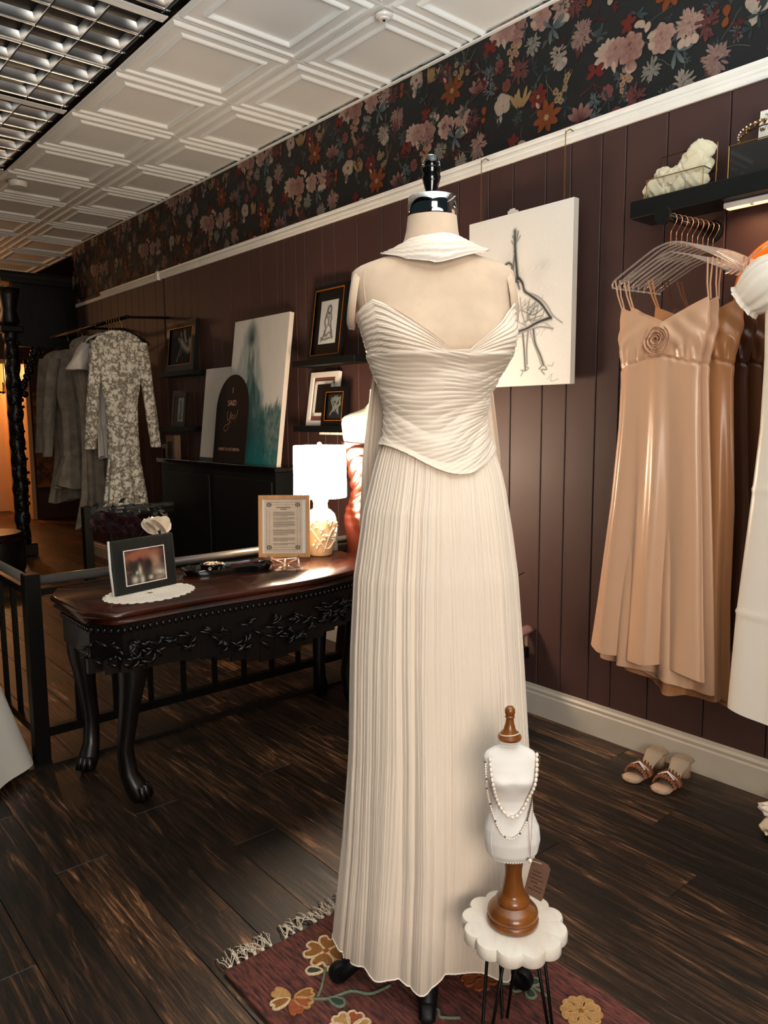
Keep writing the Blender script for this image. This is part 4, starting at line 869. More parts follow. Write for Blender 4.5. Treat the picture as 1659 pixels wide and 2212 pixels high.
# ballet slipper picture, far left
pw, ph = .34, .30
def q(l): return [(a*pw, b_*ph) for a, b_ in l]
X, Z, C = strokes_img(80, 70, pw, ph, [S(q([(.30, .15), (.38, .3), (.5, .5), (.56, .55)]), .004, .8), S(q([(.42, .28), (.52, .36), (.56, .5)]), .0025, .6), S(q([(.5, .62), (.6, .52), (.72, .44), (.86, .40), (.9, .5), (.88, .62)]), .02, .8), S(q([(.62, .85), (.66, .7), (.72, .6)]), .012, .7), S(q([(.46, .82), (.48, .74)]), .007, .7), S(q([(.38, .62), (.36, .7), (.44, .66)]), .006, .6)], '#0a0c0c', '#a89c90')
frame('slipper_picture', 'large dark frame with pale ballet slippers, gilt left edge, far left shelf', .46, .36, .05, .03, m_frameblk, (5.18, -2.49, 1.636), R(6), X, Z, C, mmat=m_frameblk, pw=pw, ph=ph, lip=m_goldlip)
X, Z, C = strokes_img(24, 40, .09, .17, [S([(.03, .03), (.05, .08), (.04, .14)], .012, .8), S([(.02, .02), (.07, .03)], .01, .7)], '#8d8a82', '#1c1c1a')
frame('small_frame', 'tiny dark frame with pale figure card near the arched sign', .17, .24, .028, .014, m_frameblk, (5.13, -2.455, 1.241), R(6), X, Z, C, mmat=m_frameblk, pw=.09, ph=.17)
frame('small_frame', 'tiny brown frame tucked behind the figure card frame', .16, .26, .03, .014, mat('walnut_frame', '#3a2a20', .4), (5.24, -2.48, 1.241), R(7), mmat=m_greyfab)
for k, (x, z, s_, lb) in enumerate(((5.33, .986, (.15, .05, .19), 'tan trinket box with dark centre on the lowest far left shelf'), (5.45, .986, (.08, .04, .12), 'narrow tan trinket box left of the larger one'))):
    t = thing('trinket_box', lb, 'box', (x, -2.50, z)); MB().bev((0, 0, s_[2]/2), s_, .004).build('box', mat('tan_card%d' % k, '#6d5442', .6, var=.2), t); MB().bx(-s_[0]*.25, s_[0]*.25, s_[1]/2, s_[1]/2+.004, s_[2]*.15, s_[2]*.75).build('window', m_frameblk, t)

# fireplace-like black cabinet with canvases on it
t = thing('black_cabinet', 'long black cabinet against the wall carrying the teal canvas', 'cabinet', (4.45, -2.435, 0))
MB().bx(-.76, .76, -.10, .09, 0, .985).build('body', m_black, t); MB().bev((0, .0, 1.0), (1.58, .23, .03), .004).build('top', m_glossblk, t)
for k in (-.38, .38): MB().bev((k, .093, .5), (.70, .012, .86), .004).build('door_panel', m_black, t)
w, h = .63, .90
X, Z = np.meshgrid(np.linspace(0, 1, 150), np.linspace(0, 1, 215)); r_ = np.random.default_rng(4)
def fbm(X, Z, s, seed):
    r = np.random.default_rng(seed); o = 0*X
    for k in range(14): a, b1, p = r.uniform(-1, 1)*s*(1+k*.35), r.uniform(-1, 1)*s*(1+k*.35), r.uniform(0, 6.3); o += np.sin(a*X+b1*Z+p+1.5*np.sin(b1*X*.7-a*Z*.6))/(1+k*.3)
    return o/5
g = np.array(lin('#d3cfc7')); teal = np.array(lin('#0c4a4b')); mid = np.array(lin('#5f7c7a')); dkb = np.array(lin('#20373a'))
cxl = .37+.02*np.sin(Z*5); C = np.ones(X.shape+(3,))*g*(1+.03*fbm(X, Z, 30, 1)[..., None])
def over(C, colr, a): a = np.clip(a, 0, 1)[..., None]; return C*(1-a)+colr*a
def sstep(x, w): return 1/(1+np.exp(-np.clip(x/w, -40, 40)))
wv = np.interp(Z, [.30, .45, .6, .72, .82, .9, .96, .99], [.30, .27, .24, .20, .155, .12, .07, .02])
n1 = fbm(X, Z*.35, 34, 2); n2 = fbm(X, Z*.3, 26, 3); n3 = fbm(X, Z, 60, 12)
C = over(C, np.array(lin('#6f8583')), .85*sstep(wv*(1+.25*n1)-np.abs(X-cxl), .016)*(.72+.35*n1)*sstep(Z-.30, .05))
wd2 = np.interp(Z, [0, .3, .5, .56, .63, .70, .76], [.42, .30, .17, .09, .055, .07, .06])
C = over(C, np.array(lin('#1e5453')), sstep(wd2*(1+.12*n2)-np.abs(X-cxl-.03), .010)*sstep(.60-Z, .01)*(.85+.3*n2))
C = over(C, np.array(lin('#3c5658')), .9*sstep(wd2-np.abs(X-cxl-.02), .010)*sstep(Z-.59, .008)*sstep(.78-Z, .01)*(.85+.3*n3))
C = over(C, np.array(lin('#1f3336')), .95*np.exp(-((X-cxl-.01)/.05)**2-((Z-.86)/.055)**2)); C = over(C, np.array(lin('#2a4448')), .7*np.exp(-((X-cxl+.0)/.085)**2-((Z-.90)/.06)**2)*(.8+.4*n3))
C = over(C, g, .7*np.exp(-((X-cxl-.01)/.016)**2-((Z-.745)/.04)**2)); C = over(C, g, .6*np.exp(-((np.abs(X-cxl-.02)-.055-.25*(.78-Z))/.007)**2)*sstep(.78-Z, .01)*sstep(Z-.60, .02))
C = over(C, np.array(lin('#23393c')), .85*np.exp(-((X-(.43+.42*(.62-Z)))/.010)**2)*sstep(.62-Z, .01)*sstep(Z-.36, .02)); C = over(C, g, .65*np.exp(-((X-(.33-.45*(.60-Z)))/.012)**2)*sstep(.60-Z, .01)*sstep(Z-.40, .02))
C = over(C, np.array(lin('#8fa7a2')), np.clip(n2-.25, 0, 1)*.9*sstep(wd2-np.abs(X-cxl-.03), .02)*sstep(.55-Z, .02)*sstep(Z-.2, .05))
bl = .5*np.abs(np.sin(X*46+3*np.sin(X*19)))+.5*np.abs(np.sin(X*107+1)); gl = .315+.10*bl+.04*np.sin(X*9); C = over(C, np.array(lin('#12504f')), sstep(gl-Z+.02*n3, .006)*np.where(X < .62, .55+.45*sstep(.30-Z, .03), 1.0)*(.85+.2*n3))
C = over(C, np.array(lin('#0a6265')), np.clip((.20-Z)*6, 0, .8)*(.9+.3*n3)); C = over(C, np.array(lin('#88a8a2')), np.clip(fbm(X*1.3, Z*.6, 70, 7)-.45, 0, 1)*1.7*sstep(.36-Z, .02))
C = over(C, np.array(lin('#0a2c30')), np.clip(fbm(X*1.4, Z*.5, 60, 17)-.35, 0, 1)*1.5*sstep(.33-Z, .03))
tc_ = thing('teal_canvas', 'tall canvas painted with veiled bride above teal grass leaning on black cabinet', 'painting', (4.085, -2.405, 1.0155), rot=(R(-7.5), 0, PI))
MB().bx(-w/2, w/2, 0, .03, 0, h).build('stretched_canvas', m_canvs, tc_); art_panel('painting', tc_, w, h, X*w, Z*h, C)
wc = thing('plain_canvas', 'plain off-white canvas leaning behind the arched sign', 'painting', (4.58, -2.44, 1.0155), rot=(R(-7), 0, PI))
MB().bx(-.22, .22, 0, .03, 0, .62).build('stretched_canvas', m_canvs, wc); MB().bx(-.22, .22, -.001, .0, 0, .018).build('lower_edge', m_greyfab, wc)
sg = thing('arched_sign', 'dark burgundy arched sign reading I SAID Yes! in rose gold', 'sign', (4.262, -2.365, 1.0155), rot=(R(-7), 0, PI))
sw, sh = .40, .555; pl = [(-sw/2, 0), (sw/2, 0), (sw/2, sh-sw/2*1.12)] + [(sw/2*cos(a), sh-sw/2*1.12+sw/2*1.12*sin(a)) for a in [PI*k/24 for k in range(1, 24)]] + [(-sw/2, sh-sw/2*1.12)]
MB().prism(pl, .006, face_at(0, 0, 0)).build('board', m_wineb, sg)
text('I', .05, m_rosegold, sg, face_at(-.0, -.0075, .455)); text('SAID', .05, m_rosegold, sg, face_at(0, -.0075, .375)); text('HEART & LACE BRIDAL', .026, m_rosegold, sg, face_at(-.0, -.0075, .085))
b = MB(); f = lambda l: [(a*.0045-.0, -.0075, .29+b_*.0045) for a, b_ in catm(l, 6)]
for l, ww in (([(-9, 8), (-11, 4), (-10, -4), (-6, -4), (-2, 4), (0, 7)], .0032), ([(0, 7), (-2, -2), (-6, -14), (-12, -20), (-18, -18), (-16, -13), (-8, -10), (0, -6)], .003), ([(0, -3), (3, 1), (4, 3), (2, 3), (2, -2), (5, -3), (8, 2), (9, 3), (9, -1), (7, -4)], .0026), ([(18, 10), (15, 2), (13, -3)], .0032), ([(12, -6.5), (11.6, -7.5)], .004)):
    p = f(l); b.ribbon(p, ww, (0, 1, 0))
b.build('script_lettering', m_rosegold, sg)

# ------------------------------------------------------------------ railings by the ramp
def railing(name, label, loc, posts, run, rz, zt=.70, bal=6, post_end=True):
    t = thing(name, label, 'railing', loc, rz)
    for p in posts: MB().bev((0, p, .365), (.055, .055, .73), .003).build('post', m_bmetal, t)
    MB().tube([(0, 0, zt), (0, run, zt)], .018, 10).build('handrail', mat('rail_paint', '#4a4642', .3, coat=.3) if 'rail_paint' not in MATS else MATS['rail_paint'], t, True)
    MB().bx(-.012, .012, 0, run, zt-.055, zt-.03).build('top_bar', m_bmetal, t); MB().bx(-.015, .015, 0, run, .10, .135).build('bottom_bar', m_bmetal, t)
    for k in range(1, bal+1): MB().bx(-.009, .009, run*k/(bal+1)-.009, run*k/(bal+1)+.009, .135, zt-.05).build('baluster', m_bmetal, t)
    return t
railing('ramp_railing', 'black metal railing running to the wall behind the carved desk', (2.925, -.79, 0), (0,), -1.755, 0, bal=11)
railing('ramp_railing', 'black metal railing leading away left of the carved desk corner', (2.985, -.79, 0), (), -1.9, PI/2, bal=9)
railing('ramp_railing', 'far black railing in front of the lace gown', (5.0, -1.72, 0), (0,), -.6, 0, .70, 3)
tr = struct(MB().bx(2.86, 2.895, WY, -.6, 0, .012).build('trim_7', m_dark))

# white gown at far left edge, standing behind the rail post
t = thing('white_gown', 'plain white gown skirt cut off by the left edge behind the rail post', 'dress', (3.04, -.335, 0))
rr = [(.03, 0, 0, .42, .42), (.25, 0, 0, .36, .36), (.5, 0, 0, .28, .28), (.8, 0, 0, .17, .17), (.98, 0, 0, .12, .1)]
sheath('skirt', rr, m_gown, t, 140, 40, fold=lambda t, z: (.03*np.clip((.8-z), 0, 1))*np.sin(9*t+1.2*np.sin(3*t)))
MB().lathe([(0, 1.295), (.138, 1.295), (.138, 1.30), (0, 1.305)], 40, sy=.66).build('lining', m_gown, t)
bb = [(.98, 0, 0, .12, .1), (1.1, 0, 0, .14, .12), (1.2, 0, 0, .16, .13), (1.3, 0, 0, .14, .09)]; sheath('bodice', bb, m_gown, t, 60, 12)
MB().lathe([(.02, .04), (.02, 1.3)], 10).lathe([(.16, 0), (.16, .02), (.03, .05)], 20).build('stand', m_black, t)

# ------------------------------------------------------------------ carved desk
DZ = .68
dk_ = thing('carved_desk', 'long dark mahogany desk with carved apron and claw legs holding the lamp', 'desk', (0, 0, 0))
def desk_poly(ins=0):
    pts = [(2.86-ins, -2.10+ins), (2.86-ins, -.86-ins), (2.74-ins, -.80-ins), (2.42+ins, -.80-ins), (2.33+ins, -.875-ins)]
    for k in range(1, 16): y = -.875-1.10*k/16; pts.append((2.33+ins+.012*sin(PI*k/8)**1+.06*max(0, (k-8)/8)**2, y))
    pts += [(2.47+ins, -2.02), (2.56+ins, -2.10+ins)]
    return pts
b = MB(); lv = [(.012, DZ-.045), (.006, DZ-.040), (.012, DZ-.034), (.014, DZ-.026), (.002, DZ-.020), (0, DZ-.012), (.003, DZ-.004), (.008, DZ)]
vs = []; n = len(desk_poly())
for ins, z in lv: vs += [(x, y, z) for x, y in desk_poly(ins)]
fs = [(i*n+k, i*n+(k+1) % n, (i+1)*n+(k+1) % n, (i+1)*n+k) for i in range(len(lv)-1) for k in range(n)] + [tuple(range(n))[::-1], tuple((len(lv)-1)*n+k for k in range(n))]
b.add(vs, [f[::-1] for f in fs]).build('top', m_desk, dk_, R(50))
MB().prism(desk_poly(.03), .12, Matrix.Translation((0, 0, DZ-.165))).build('apron', m_carve, dk_)
b = MB(); P = desk_poly(.026)
edge = [V3((x, y, 0)) for x, y in P[2:]]
for p, q_ in zip(edge, edge[1:]):
    L = (q_-p).length; m_ = max(1, int(L/.021))
    for k in range(m_): c = p.lerp(q_, (k+.5)/m_); b.ball((c.x, c.y, DZ-.068), .0085, 7, 5, (1, 1, 1.3))
stuff(b.build('gadroon_beading', m_carve, dk_, True))
b = MB(); P = desk_poly(.024); edge = [V3((x, y, 0)) for x, y in P[3:]]
tot = sum((q_-p).length for p, q_ in zip(edge, edge[1:])); s = 0
def along(s):
    for p, q_ in zip(edge, edge[1:]):
        L = (q_-p).length
        if s <= L: return p.lerp(q_, s/L), (q_-p).normalized()
        s -= L
    return edge[-1], (edge[-1]-edge[-2]).normalized()
for k in range(170):
    s = tot*random.random(); c, d = along(s); nrm = V3((d.y, -d.x, 0)); nrm = nrm if nrm.x < 0 else -nrm; u = s/tot; drop = .06+.07*math.exp(-((u-.5)/.16)**2)+.03*math.exp(-((u-.08)/.06)**2)
    z0 = DZ-.10-drop*random.random(); a = random.choice((-1, 1))*random.uniform(.3, 1.3); L = random.uniform(.03, .06); pts = []
    for j in range(5): t5 = j/4; pts.append(c+d*(sin(a)*L*t5+.012*sin(t5*3))+nrm*(.002+.012*sin(PI*t5))+V3((0, 0, z0-DZ*0-cos(a)*L*t5*.7)))
    b.tube(pts, [.003, .0055, .006, .005, .002], 5)
stuff(b.build('acanthus_carving', m_carve, dk_, True))
b = MB()
for k in range(24):
    u = (k+.5)/24; c, d = along(tot*u); nrm = V3((-1, 0, 0)); drop = .05+.075*math.exp(-((u-.5)/.16)**2); b.box((c.x+.012, c.y, DZ-.16-drop/2), (.018, tot/24*1.05, drop))
stuff(b.build('carved_skirt', m_carve, dk_))
for (x, y, a) in ((2.44, -.93, R(215)), (2.78, -.93, R(135)), (2.56, -1.98, R(225)), (2.78, -1.98, R(-45))):
    d = V3((cos(a), sin(a), 0)); c = V3((x, y, 0)); prof = [(.62, .0, .050), (.55, .030, .058), (.45, .040, .048), (.32, .018, .034), (.18, -.006, .028), (.09, .004, .030), (.05, .026, .036), (.022, .042, .034), (.0, .045, .026)]
    MB().tube([c+d*o_+V3((0, 0, z)) for z, o_, r in prof], [r for z, o_, r in prof], 12).build('leg', m_carve, dk_, True)
    tb = MB()
    for k in (-1, 0, 1):
        e = Matrix.Rotation(k*.5, 3, 'Z') @ d; tb.tube([c+d*.03+V3((0, 0, .05)), c+d*.03+e*.035+V3((0, 0, .045)), c+d*.03+e*.05+V3((0, 0, .012))], [.014, .014, .009], 7)
    tb.build('claw_foot', m_carve, dk_, True)

# lamp
lp = thing('table_lamp', 'lit cream ceramic lamp with vine relief and white drum shade on desk', 'lamp', (2.737, -1.972, DZ), MZ)
LB = [(.046, 0), (.050, .004), (.058, .05), (.066, .10), (.070, .14), (.070, .165), (.062, .187), (.045, .203), (.033, .210), (.031, .235), (.035, .243), (.033, .250), (.012, .256), (.010, .275)]
MB().lathe(LB, 48).build('ceramic_body', m_ceramic, lp, R(50))
def lr(z): return np.interp(z, [p[1] for p in LB[:8]], [p[0] for p in LB[:8]])
b = MB()
def onl(a, z, off=.003): r = lr(z)+off; return V3((r*sin(a), -r*cos(a), z))
b.tube([onl(-1.5+k*.13, .085+.05*sin(k*.28+.2)) for k in range(26)], .0035, 6); b.tube([onl(1.1-k*.1, .125-.011*k+.02*sin(k*.5)) for k in range(9)], .003, 6); b.tube([onl(-.6+k*.1, .14+.006*k) for k in range(6)], .003, 6); b.tube([onl(1.3+k*.1, .10-.009*k) for k in range(7)], .003, 6)
b.build('vine_relief', m_relief, lp, True)
b = MB()
for a, z in ((-.55, .15), (-.25, .14), (.1, .118), (.75, .152), (.55, .16), (1.25, .10), (1.15, .075), (-.35, .06), (-.15, .05), (.25, .085), (1.4, .14), (.35, .10), (-.7, .13)):
    for k in range(3):
        c = onl(a, z); e = V3((cos(a), sin(a), 0)); up_ = V3((0, 0, 1)); g_ = random.uniform(0, 6); dd = e*cos(g_+k*1.3)+up_*sin(g_+k*1.3); b.tube([c, c+dd*.009, c+dd*.02], [.002, .006, .001], 6)
for a, z in ((.2, .098), (.3, .09), (1.0, .088), (-.1, .078)): b.ball(onl(a, z), .0045, 8, 6)
b.build('leaf_relief', m_relief, lp, True)
sh_ = MB(); vs = []; N = 48
for r, z in ((.1165, .262), (.1185, .266), (.1165, .486), (.1145, .490)):
    for k in range(N): a = 2*PI*k/N; vs.append((r*cos(a), r*sin(a), z))
sh_.add(vs, [(i*N+k, i*N+(k+1) % N, (i+1)*N+(k+1) % N, (i+1)*N+k) for i in range(3) for k in range(N)]).build('drum_shade', m_shade, lp, True)
b = MB()
for k in range(3): b.tube([(0, 0, .478), (.1145*cos(k*2.094), .1145*sin(k*2.094), .484)], .0015, 5)
b.tube([(0, 0, .27), (0, 0, .488)], .004, 6).build('harp', m_brass, lp); MB().ball((0, 0, .497), .010, 10, 8).build('finial', m_relief, lp, True)
MB().ball((0, 0, .37), .028, 12, 10, (1, 1, 1.3)).build('bulb', m_relief, lp, True)

# framed certificate on clear easel
ct = thing('framed_notice', 'oak framed notice with ornate border on clear easel beside the lamp', 'picture frame', (2.607, -1.690, .722), rot=(R(-7), 0, MZ))
w, h = .212, .256; fwd = .0155
MB().bx(-w/2, w/2, 0, .014, 0, fwd).bx(-w/2, w/2, 0, .014, h-fwd, h).bx(-w/2, -w/2+fwd, 0, .014, fwd, h-fwd).bx(w/2-fwd, w/2, 0, .014, fwd, h-fwd).build('frame', m_oak, ct)
MB().bx(-w/2+.01, w/2-.01, .006, .012, .01, h-.01).build('backing_mat', m_paperw, ct)
MB().bx(-.082, .076, .0045, .006, .018, h-.017).build('printed_sheet', mat('aged_paper', '#dcc3aa', .85, var=.06, vs=30), ct)
b = MB(); yk = .0040
def ln(x0, z0, x1, z1, w_=.0007): b.ribbon([(x0, yk, z0), (x1, yk, z1)], w_, (0, -1, 0))
for (x0, x1, z0, z1) in ((-.072, .066, .030, .226), (-.060, .054, .040, .216)): ln(x0, z0, x1, z0); ln(x0, z1, x1, z1); ln(x0, z0, x0, z1); ln(x1, z0, x1, z1)
for sx, sz in ((-1, 1), (1, 1), (-1, -1), (1, -1)):
    cx_, cz_ = -.003+sx*.066, .128+sz*.094
    for k in range(9): a = k*.5; b.ball((cx_-sx*.014*(k % 3)/2, yk, cz_-sz*.012*(k//3)/2), .0022+.001*(k % 2), 6, 4, (1, .1, 1))
for z0, n_ in ((.186, 5), (.162, 3), (.146, 6), (.113, 6), (.079, 4), (.055, 2)):
    for k in range(n_): ln(-.046, z0-k*.0042, (.044 if k < n_-1 else .015), z0-k*.0042, .0013)
for zc_, L in ((.205, .030), (.198, .013)):
    b.ribbon([(-.003+L*(i/14*2-1), yk, zc_+.0013*sin(i*2.6)) for i in range(15)], .0026, (0, -1, 0))
b.build('printing', m_ink, ct)
ea = thing('clear_easel', 'clear plastic easel under the oak framed notice', 'easel', (2.607, -1.690, DZ), MZ)
b = MB()
for s in (-1, 1):
    b.tube([(s*.055, .03, .09), (s*.055, .02, .03), (s*.060, -.012, .036), (s*.062, -.022, .052)], .0035, 6); b.tube([(s*.055, .02, .032), (s*.060, .0, .012), (s*.064, -.020, .004)], .004, 6); b.tube([(s*.055, .03, .03), (s*.02, .045, .012), (s*.01, .05, .0035)], .0035, 6)
b.tube([(-.055, .02, .032), (0, .02, .030), (.055, .02, .032)], .0035, 6).tube([(0, .022, .03), (0, -.004, .004)], .005, 6); b.build('frame', m_acryl, ea, True)

# photo frame, doily, flowers, tray, dish, pen, box
do = thing('crochet_doily', 'white crocheted doily under the dark photo frame', 'doily', (2.528, -1.075, DZ), R(-75))
b = MB()
for ring in range(1, 9):
    r = ring/8.0; n_ = 8*ring+10
    b.tube([(.158*r*cos(a)*(1+.0*a), .118*r*sin(a), .0012) for a in [2*PI*k/48 for k in range(48)]], .0022 if ring < 8 else .003, 4, True)
    for k in range(n_): a = 2*PI*(k+.5*(ring % 2))/n_; b.box((.158*(r-.06)*cos(a), .118*(r-.06)*sin(a), .0012), (.017, .0045, .002), Matrix.Rotation(math.atan2(.118*sin(a), .158*cos(a)), 3, 'Z'))
for k in range(30): a = 2*PI*k/30; b.lathe([(.0, 0), (.012, 0), (.012, .0022), (0, .0022)], 8, (.160*cos(a), .120*sin(a), .0003))
stuff(b.build('crochet_work', m_lacecl, do)) if False else b.build('crochet_work', m_lacecl, do)
pf = thing('photo_frame', 'dark quilted landscape photo frame standing on the crochet doily', 'picture frame', (2.568, -1.086, DZ+.0035), rot=(R(-5), 0, R(-77)))
w, h = .262, .192
MB().bev((0, .008, h/2), (w, .016, h), .004).build('quilted_frame', m_fabframe, pf)
MB().tube([(-w/2-.001, .012, .0), (-w/2-.003, .014, h*.5), (-w/2-.001, .012, h)], .0045, 6).build('white_piping', m_lacecl, pf, True)
b = MB(); x0, x1, z0, z1 = -.085, .080, .030, .150
for q_ in ((x0-.003, x1+.003, z0-.003, z0), (x0-.003, x1+.003, z1, z1+.003), (x0-.003, x0, z0, z1), (x1, x1+.003, z0, z1)): b.bx(q_[0], q_[1], -.0035, .001, q_[2], q_[3])
b.build('photo_border', m_lacecl, pf)
X, Z = np.meshgrid(np.linspace(0, 1, 80), np.linspace(0, 1, 60)); C = np.ones(X.shape+(3,))*np.array(lin('#231a15'))
C = over(C, np.array(lin('#9a5a40')), np.clip(1.6*np.exp(-((X-.45)/.4)**2-((Z-.85)/.16)**2)+.5*fbm(X, Z, 14, 9), 0, 1)*.9)
C = over(C, np.array(lin('#b98a70')), np.clip(np.exp(-((X-.72)/.14)**2-((Z-.6)/.2)**2)*1.2, 0, .8)); C = over(C, np.array(lin('#241012')), np.exp(-((X-.58)/.12)**2-((Z-.52)/.2)**2)*1.3)
C = over(C, np.array(lin('#3a1514')), np.exp(-((X-.38)/.07)**2-((Z-.66)/.1)**2)*1.2); C = over(C, np.array(lin('#27402f')), np.exp(-((X-.30)/.2)**2-((Z-.15)/.25)**2)*.8)
C = over(C, np.array(lin('#c9b8a4')), np.exp(-((X-.86)/.16)**2-((Z-.2)/.2)**2)*1.0*(.7+.5*fbm(X, Z, 20, 8))); 
for cx_, cz_, sx_, sz_ in ((.36, .38, .04, .14), (.22, .12, .07, .1), (.40, .10, .05, .12), (.28, .32, .03, .05), (.62, .12, .05, .06)): C = over(C, np.array(lin('#cfbfae')), np.exp(-((X-cx_)/sx_)**2-((Z-cz_)/sz_)**2)*.95)
art_panel('photograph', pf, x1-x0, z1-z0, X*(x1-x0), Z*(z1-z0), C, -.0012, (x0+x1)/2, z0)
# dark roses behind the photo frame
def blossom(parent, c, r, m, name='rose', n=14):
    b = MB(); c = V3(c)
    for k in range(n):
        a = k*2.4; q_ = .25+.75*k/n; d = V3((cos(a)*q_, sin(a)*q_, .9-q_*.75)).normalized(); s1 = d.orthogonal().normalized(); s2 = d.cross(s1); vs = []
        for i in range(4):
            for j in range(5):
                u = (j-2)/2; v = i/3; p = c+d*r*(.15+.85*v)*q_*1.1+(s1*u*r*.55*sin(PI*(.2+.6*v)))+V3((0, 0, r*(.5-q_*.3)*v))-d*(u*u*r*.12); vs.append(p)
        b.add(vs, [(i*5+j, i*5+j+1, (i+1)*5+j+1, (i+1)*5+j) for i in range(3) for j in range(4)])
    return b.build(name, m, parent, True)
bq = thing('flower_arrangement', 'arrangement of dark red roses, black leaves and one ivory bloom behind photo frame', 'flowers', (2.67, -1.08, DZ))
MB().lathe([(.03, 0), (.045, .02), (.05, .06), (.035, .13), (.04, .15)], 20, (.06, 0, 0)).build('vase', m_black, bq, R(40))
for k, (y, z, r) in enumerate(((.11, .235, .034), (.065, .25, .038), (.02, .23, .04), (.0, .20, .032), (-.02, .235, .03), (.04, .205, .03), (.085, .21, .028))): blossom(bq, (.03+.01*(k % 3), y, z), r, m_rosered)
blossom(bq, (.0, -.10, .200), .062, m_petalw, 'ivory_bloom', 12); blossom(bq, (.01, -.075, .205), .05, m_petalw, 'ivory_bloom', 10)
b = MB()
for k in range(70):
    u = random.random(); y = .13-.30*u; z = .20+.09*random.random()+.03*sin(u*PI); r = random.uniform(.010, .018); c = V3((.06+random.uniform(-.03, .05), y, z)); d = V3((random.uniform(-1, 1), random.uniform(-1, 1), random.uniform(-.3, 1))).normalized(); s1 = d.orthogonal().normalized()
    b.add([c, c+d*r+s1*r*.6, c+d*r*2.2, c+d*r-s1*r*.6], [(0, 1, 2, 3)])
for k in range(10): b.tube([(.06, 0, .12), (.05+random.uniform(-.02, .02), random.uniform(-.12, .1), .24)], .0015, 4)
stuff(b.build('leaves', m_leafblk, bq))
ty = thing('oval_tray', 'long dark wooden tray with scalloped rim in the middle of the desk', 'tray', (2.69, -1.475, DZ), R(-104))
N = 64; vs = []; sup = lambda a, w_, d_: (w_*np.sign(cos(a))*abs(cos(a))**.55, d_*np.sign(sin(a))*abs(sin(a))**.7)
for q_, z in ((0, .008), (.86, .008), (.90, .010), (.97, .024), (1.0, .025), (1.01, .022), (.94, .0), (0, 0)):
    for k in range(N):
        a = 2*PI*k/N; x, y = sup(a, .185, .075); zz = z+(.0022*sin(12*a) if z > .02 else 0); vs.append((x*q_, y*q_, zz))
MB().add(vs, [(i*N+k, i*N+(k+1) % N, (i+1)*N+(k+1) % N, (i+1)*N+k) for i in range(7) for k in range(N)]).build('tray_body', m_glossblk, ty, R(40))
dh = thing('paw_dish', 'round black dish with paw print filled with pale trinkets on tray', 'bowl', (2.705, -1.415, DZ+.010), MZ)
MB().lathe([(.030, 0), (.047, .003), (.049, .028), (.047, .030), (.044, .028), (.043, .016), (0, .015)], 36).build('dish', m_glossblk, dh, R(40))
b = MB()
for k in range(60): a = random.uniform(0, 6.3); r = .04*math.sqrt(random.random()); b.ball((r*cos(a), r*sin(a), .022+.006*random.random()), random.uniform(.004, .008), 6, 4, (1, 1, .4))
stuff(b.build('trinkets', mat('pale_trinket', '#cdb8a0', .3, var=.3, vs=60), dh, True))
b = MB(); b.ball((0, -.0495, .012), .0045, 8, 5, (1, .15, .8))
for x, z in ((-.006, .017), (-.002, .020), (.002, .020), (.006, .017)): b.ball((x, -.0493, z), .0018, 6, 4, (1, .3, 1))
b.build('paw_print', m_lacecl, dh)
t = thing('pen', 'dark red pen with silver tip lying on the tray', 'pen', (0, 0, 0)); MB().tube([(2.665, -1.475, DZ+.030), (2.645, -1.585, DZ+.032)], .0035, 8).build('barrel', m_darkred, t, True)
MB().tube([(2.645, -1.585, DZ+.032), (2.640, -1.612, DZ+.033)], [.0035, .0012], 8).build('tip', m_chrome, t, True)
t = thing('card_box', 'grey card box standing behind the lamp on the desk', 'box', (2.805, -2.075, DZ), MZ+.3); MB().bev((0, 0, .055), (.055, .06, .11), .002).build('box', m_greyfab, t); MB().lathe([(.018, .02), (.024, .03), (.02, .07), (.022, .09), (.012, .1)], 14, (-.03, -.03, -.02)).build('glass_ornament', m_chrome, t, True)

# ------------------------------------------------------------------ second form with rust gown
f2 = thing('script_dress_form', 'white dress form printed with handwriting behind the lamp', 'mannequin', (2.70, -2.285, 0), MZ+R(4))
b2 = [(.70, 0, 0, .10, .08), (.85, 0, 0, .13, .10), (.95, 0, 0, .105, .08), (1.05, 0, 0, .125, .09), (1.13, 0, -.005, .155, .095), (1.20, 0, 0, .165, .085), (1.26, 0, .005, .172, .072), (1.29, 0, .01, .17, .062), (1.305, 0, .01, .15, .056), (1.32, 0, .01, .105, .05), (1.335, 0, .008, .065, .045), (1.36, 0, .004, .044, .04), (1.40, 0, 0, .040, .038), (1.42, 0, 0, .039, .037)]
sheath('torso', b2, mat('printed_canvas_form', '#dcd6c4', .75), f2, 64, 60)
MB().lathe([(.0, 1.42), (.036, 1.42), (.036, 1.424), (0, 1.425)], 20).build('neck_plate', m_relief, f2)
MB().lathe([(.018, 1.424), (.022, 1.432), (.016, 1.44), (.026, 1.452), (.03, 1.468), (.026, 1.484), (.014, 1.494), (.022, 1.503), (.024, 1.514), (.016, 1.527), (0, 1.530)], 24).build('finial', m_glossblk, f2, R(50))
b = MB()
rg2 = np.array(sorted(b2))
def on2(x, z): a_ = np.interp(z, rg2[:, 0], rg2[:, 3]); b_ = np.interp(z, rg2[:, 0], rg2[:, 4]); cy = np.interp(z, rg2[:, 0], rg2[:, 2]); return V3((x, cy-(b_+.001)*math.sqrt(max(0, 1-(x/a_)**2)), z))
for R_ in (.020, .026): b.tube([on2(-.105+R_*cos(a), 1.215+R_*sin(a)) for a in [2*PI*k/20 for k in range(20)]], .0006, 4, True)
